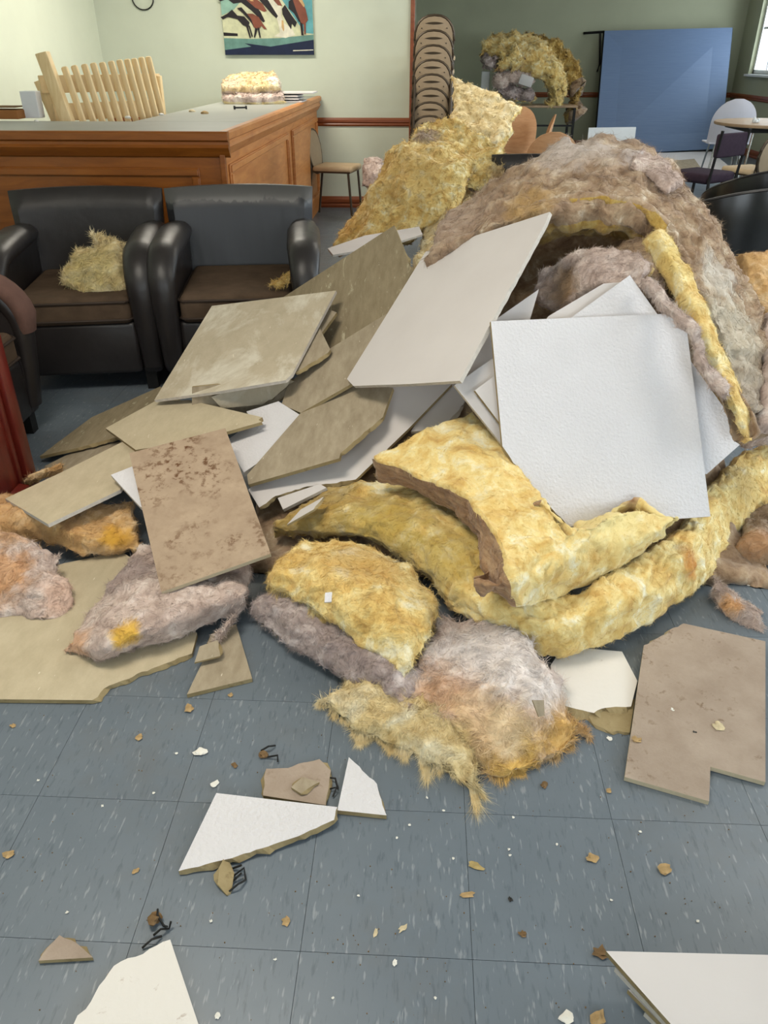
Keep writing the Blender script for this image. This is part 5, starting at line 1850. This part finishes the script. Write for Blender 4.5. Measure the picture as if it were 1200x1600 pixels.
slab('yellow batt draped over the front of the far bundle', [
    [(750, 75, 13.1), (752, 60, 13.3), (765, 50, 13.6)], [(790, 92, 13.0), (800, 66, 13.15), (805, 44, 13.5)], [(835, 112, 12.95), (845, 80, 13.1), (838, 50, 13.5)], [(862, 132, 12.9), (874, 105, 13.05), (868, 75, 13.4)],
    [(866, 160, 12.9), (884, 140, 13.0), (886, 112, 13.3)], [(858, 172, 12.9), (876, 168, 13.0), (888, 150, 13.2)]], 'd',
    thick=0.22, mats=Y3, seed=51, fibres=6000, **FB, tints=[(D(860, 150, 12.95), 0.35, (200, 176, 104), 0.5)])
slab('rounded yellow roll end in the middle of the far bundle', [
    [(778, 100, 12.9), (778, 82, 13.0), (785, 68, 13.2)], [(800, 108, 12.85), (802, 86, 12.9), (805, 68, 13.2)], [(822, 102, 12.9), (824, 86, 12.95), (820, 70, 13.2)]], 'd',
    thick=0.2, mats=('wool_yellow', 'wool_orange', 'wool_orange'), seed=52, fibres=2000, **FB)
slab('grey crumpled wrapping at the left of the far bundle', [
    [(752, 108, 12.95), (750, 92, 13.0), (754, 78, 13.2)], [(766, 108, 12.9), (766, 92, 12.95), (768, 80, 13.2)], [(780, 102, 12.95), (780, 90, 13.0), (779, 80, 13.2)]], 'd',
    thick=0.15, mats=('wool_lilac',) * 3, seed=53, fibres=500, **FB)
slab('pinkish wrapped scraps at the middle of the far bundle', [
    [(768, 130, 12.9), (770, 115, 12.95), (776, 104, 13.1)], [(800, 134, 12.85), (802, 118, 12.9), (805, 104, 13.1)], [(836, 130, 12.9), (836, 116, 12.95), (830, 108, 13.1)]], 'd',
    thick=0.18, mats=('wool_pinkgrey',) * 3, seed=54, fibres=800, **FB)
slab('grey rolled scrap at the bottom of the far bundle', [
    [(768, 150, 12.95), (772, 138, 12.95), (778, 128, 13.1)], [(800, 156, 12.85), (802, 140, 12.9), (804, 128, 13.1)], [(836, 156, 12.85), (838, 144, 12.9), (838, 134, 13.1)]], 'd',
    thick=0.16, mats=('wool_lilac', 'wool_yellow', 'wool_yellow'), seed=55, fibres=800, **FB)
c = D(822, 126, 12.84)
mb = MB()
mb.box((0, 0, 0), (0.20, 0.06, 0.14), 0.02, 2, Matrix.Translation(Vector(c)) @ Matrix.Rotation(0.3, 4, 'Y'))
tag(mb.build_world('plastic_packet', 'poly_wrap', True), 'shiny clear plastic packet on the far bundle', 'packet')
c = D(757, 125, 13.1)
mb = MB()
mb.box((c[0] + 0.02, 13.3, 0.73 + 0.22), (0.12, 0.12, 0.44), 0.01)
tag(mb.build_world('white_carton', 'paper_white'), 'white upright carton at the left of the far bundle', 'carton')


# ------------------------------------------------------------------ small debris
def crumb(name, label, px, py, size, mat, z=0.0, cat='crumb', group=None, seed=0, flat=0.5, aspect=1.4, rot=0.0):
    c = Z(px, py, z)
    sz = size * np.linalg.norm(c - CAM) / F * 0.36          # size in photo pixels -> metres
    bm = bmesh.new()
    bmesh.ops.create_icosphere(bm, subdivisions=2, radius=1.0)
    M = Matrix.Rotation(rot, 4, 'Z')
    for v_ in bm.verts:
        q = np.array(v_.co)
        k = 1 + 1.1 * float(perlin((q * 1.4 + seed * 3.3 + 0.5)[None])[0]) + 0.9 * float(perlin((q * 3.1 + seed * 5.1)[None])[0])
        u = M @ Vector((q[0] * k * aspect, q[1] * k, 0))
        v_.co = Vector((c[0] + u.x * sz, c[1] + u.y * sz, z + 0.001 + max(0, (q[2] * 0.5 + 0.5)) * k * flat * sz * 1.4))
    mb = MB()
    mb.bm.free()
    mb.bm = bm
    return tag(mb.build_world(name, mat, True), label, cat, group)


CR = [  # px, py, size, material, label
    (313, 1176, 20, 'crumb_white', 'largest white plaster chip on the floor above the white triangle'),
    (335, 1226, 14, 'crumb_white', 'small white crumb just above the corner of the white triangle'),
    (217, 1153, 14, 'crumb_ochre', 'ochre flake on the floor below the large tan floor board'),
    (296, 1108, 16, 'crumb_ochre', 'pale ochre flake below the small tan floor triangle'),
    (360, 1087, 9, 'crumb_ochre', 'tan crumb right of the small tan floor triangle'),
    (20, 1135, 9, 'crumb_ochre', 'tan crumb at the left edge below the large tan board'),
    (13, 1336, 16, 'crumb_ochre', 'rounded tan pebble-like crumb at the left edge of the floor'),
    (213, 1362, 9, 'crumb_ochre', 'tan crumb left of the white triangle tip'),
    (447, 1441, 14, 'crumb_ochre', 'single tan crumb in the middle of the lower floor'),
    (367, 1197, 10, 'crumb_brown', 'brown crumb left of the square grey-tan scrap'),
    (925, 1342, 17, 'crumb_ochre', 'orange-tan clump below the dusty cut board'),
    (1037, 1359, 19, 'crumb_ochre', 'largest ochre clump on the floor at the right'),
    (850, 1227, 13, 'crumb_brown', 'brown clump between the frayed batt and the dusty board'),
    (951, 1236, 9, 'crumb_ochre', 'ochre speck left of the dusty cut board'),
    (952, 1155, 9, 'crumb_white', 'white crumb beside the torn tan board core'),
    (744, 1354, 11, 'crumb_olive', 'olive wool strand lying on a floor joint'),
    (730, 1399, 10, 'crumb_ochre', 'thin ochre wool strand below the olive one'),
    (630, 1451, 8, 'crumb_pale', 'pale wool strand in the lower middle of the floor'),
    (587, 1457, 6, 'crumb_pale', 'small pale strand left of the longer pale one'),
    (797, 1406, 7, 'plastic_black', 'tiny black bead on the lower floor'),
    (816, 1460, 11, 'crumb_brown', 'brown crumb in the lower centre right of the floor'),
    (938, 1490, 20, 'crumb_brown', 'brown clump at the corner of the white stack'),
    (885, 1592, 20, 'crumb_white', 'white crumb at the bottom edge left of the white stack'),
    (935, 1594, 22, 'crumb_ochre', 'ochre clump at the bottom edge beside the white stack'),
    (1122, 1136, 18, 'crumb_pale', 'pale fluff lying on the dusty cut board'),
    (1085, 1144, 6, 'plastic_black', 'black crumb on the dusty cut board'),
    (995, 1157, 14, 'crumb_ochre', 'flat tan flake at the left edge of the dusty board'),
    (1170, 915, 6, 'crumb_white', 'white speck on the floor near the small tuft'),
    (617, 1505, 9, 'crumb_white', 'white crumb in the bottom middle of the floor'),
    (340, 1588, 8, 'crumb_white', 'white crumb right of the ragged white board'),
]
for k, (px, py, sz, mt, lb) in enumerate(CR):
    zz_ = 0.017 if 'dusty cut board' in lb and 'on the dusty' in lb or 'edge of the dusty' in lb else 0.0
    st = 'strand' in lb
    crumb('floor_crumb' if not st else 'wool_strand', lb, px, py, sz, mt, zz_, 'strand' if st else 'crumb', 'debris on the floor', k + 1, 0.35 if not st else 0.2, 1.3 if not st else 2.6, 0.6 * k)
for k, (px, py) in enumerate([(276, 1178), (105, 1426), (667, 1247), (693, 1267), (802, 1278), (708, 1342), (955, 1407), (797, 1337), (640, 1290), (560, 1400), (795, 1328), (870, 1320), (1000, 1300), (1090, 1440), (520, 1560), (680, 1560), (430, 1500), (330, 1440), (160, 1260), (60, 1220), (240, 1240), (620, 1310)]):
    crumb('plaster_speck', 'tiny white plaster speck on the blue-grey floor tiles', px, py, 4.5, 'crumb_white', 0.0, 'crumb', 'white plaster specks on the floor', k + 60, 0.5, 1.2, k)
for k, (px, py) in enumerate([(1012, 1058), (1082, 1083), (1050, 1110)]):
    crumb('plaster_speck', 'white plaster speck lying on the dusty cut board', px, py, 7, 'crumb_white', 0.019, 'crumb', 'white specks on the dusty board', k + 90, 0.5, 1.3, k)
# fine dust and grit, uncountable
mb = MB()
rg = np.random.default_rng(8)
for k in range(260):
    px, py = rg.uniform(0, 1200), rg.uniform(1110, 1600)
    c = Z(px, py, 0.0)
    r_ = rg.uniform(0.0006, 0.0016)
    bmesh.ops.create_icosphere(mb.bm, subdivisions=1, radius=r_, matrix=Matrix.Translation((c[0], c[1], r_ * 0.8)))
tag(mb.build_world('floor_grit', 'crumb_brown'), 'fine brown grit scattered over the floor tiles', 'grit', None, 'stuff')
# small board scraps lying on batts
plate('tiny white chip lying on the ragged ochre chunk', [(508, 926), (519, 925), (518, 940), (507, 941)], zr((508, 926, .225), (519, 925, .225), (507, 941, .215)), 'tile_white', (), thick=0.004, rim='tile_rim', cat='chip')
plate('small grey board sliver on the torn pink and orange piece', [(832, 1094), (850, 1094), (851, 1118), (842, 1120)], zr((832, 1094, .125), (850, 1094, .12), (842, 1120, .10)), 'tile_tan', (), thick=0.004, cat='chip')


def hanger_clip(label, pts, scrap=None, scrapmat='crumb_brown'):
    """black wire clip; pts are pixel paths on the floor"""
    P0 = Z(*pts[0][0], 0.0)
    o = empty('hanger_clip', (P0[0], P0[1], 0), label, 'clip', 'black clips on the floor')
    for path in pts:
        L = [Z(px, py, z_ if False else 0.006) - P0 for px, py in path for z_ in (0,)]
        for i, q in enumerate(L):
            q[2] = 0.004 + 0.010 * (i % 2)
        MB().tube([tuple(q) for q in L], 0.0022, 6).build('prong', 'plastic_black', o, True)
    return o


hanger_clip('black clip beside the tan scrap below the white triangle', [[(363, 1356), (378, 1356)], [(364, 1368), (382, 1360), (384, 1374)], [(358, 1392), (372, 1386), (384, 1374)], [(364, 1376), (378, 1368)]])
plate('narrow tan board scrap with black clip below the white triangle', [(349, 1342), (366, 1364), (362, 1392), (354, 1398), (340, 1382), (342, 1356)], zr((349, 1342, .022), (366, 1364, .012), (340, 1382, .012)), 'tile_core', (0, 2, 4), thick=0.007, jit=0.002)
hanger_clip('black clip near the ragged white board at the lower left', [[(246, 1420), (247, 1434), (256, 1446), (262, 1452)], [(240, 1460), (252, 1456), (264, 1450), (268, 1444)], [(222, 1480), (238, 1472), (252, 1462)]])
crumb('wool_scrap', 'dark brown wool scrap hooked on the lower left clip', 243, 1440, 26, 'crumb_brown', 0.0, 'scrap', 'debris on the floor', 130, 0.7, 1.0)
hanger_clip('black clip above the square grey-tan scrap', [[(408, 1172), (420, 1170), (430, 1164)], [(418, 1182), (434, 1184), (434, 1190)]])
crumb('wool_scrap', 'grey-brown wool scrap at the clip above the grey-tan scrap', 413, 1182, 18, 'crumb_brown', 0.0, 'scrap', 'debris on the floor', 131, 0.5, 1.0)
hanger_clip('black clip between the grey-tan scrap and the white fan', [[(512, 1214), (524, 1220), (528, 1232)], [(514, 1232), (526, 1234), (520, 1244)]])
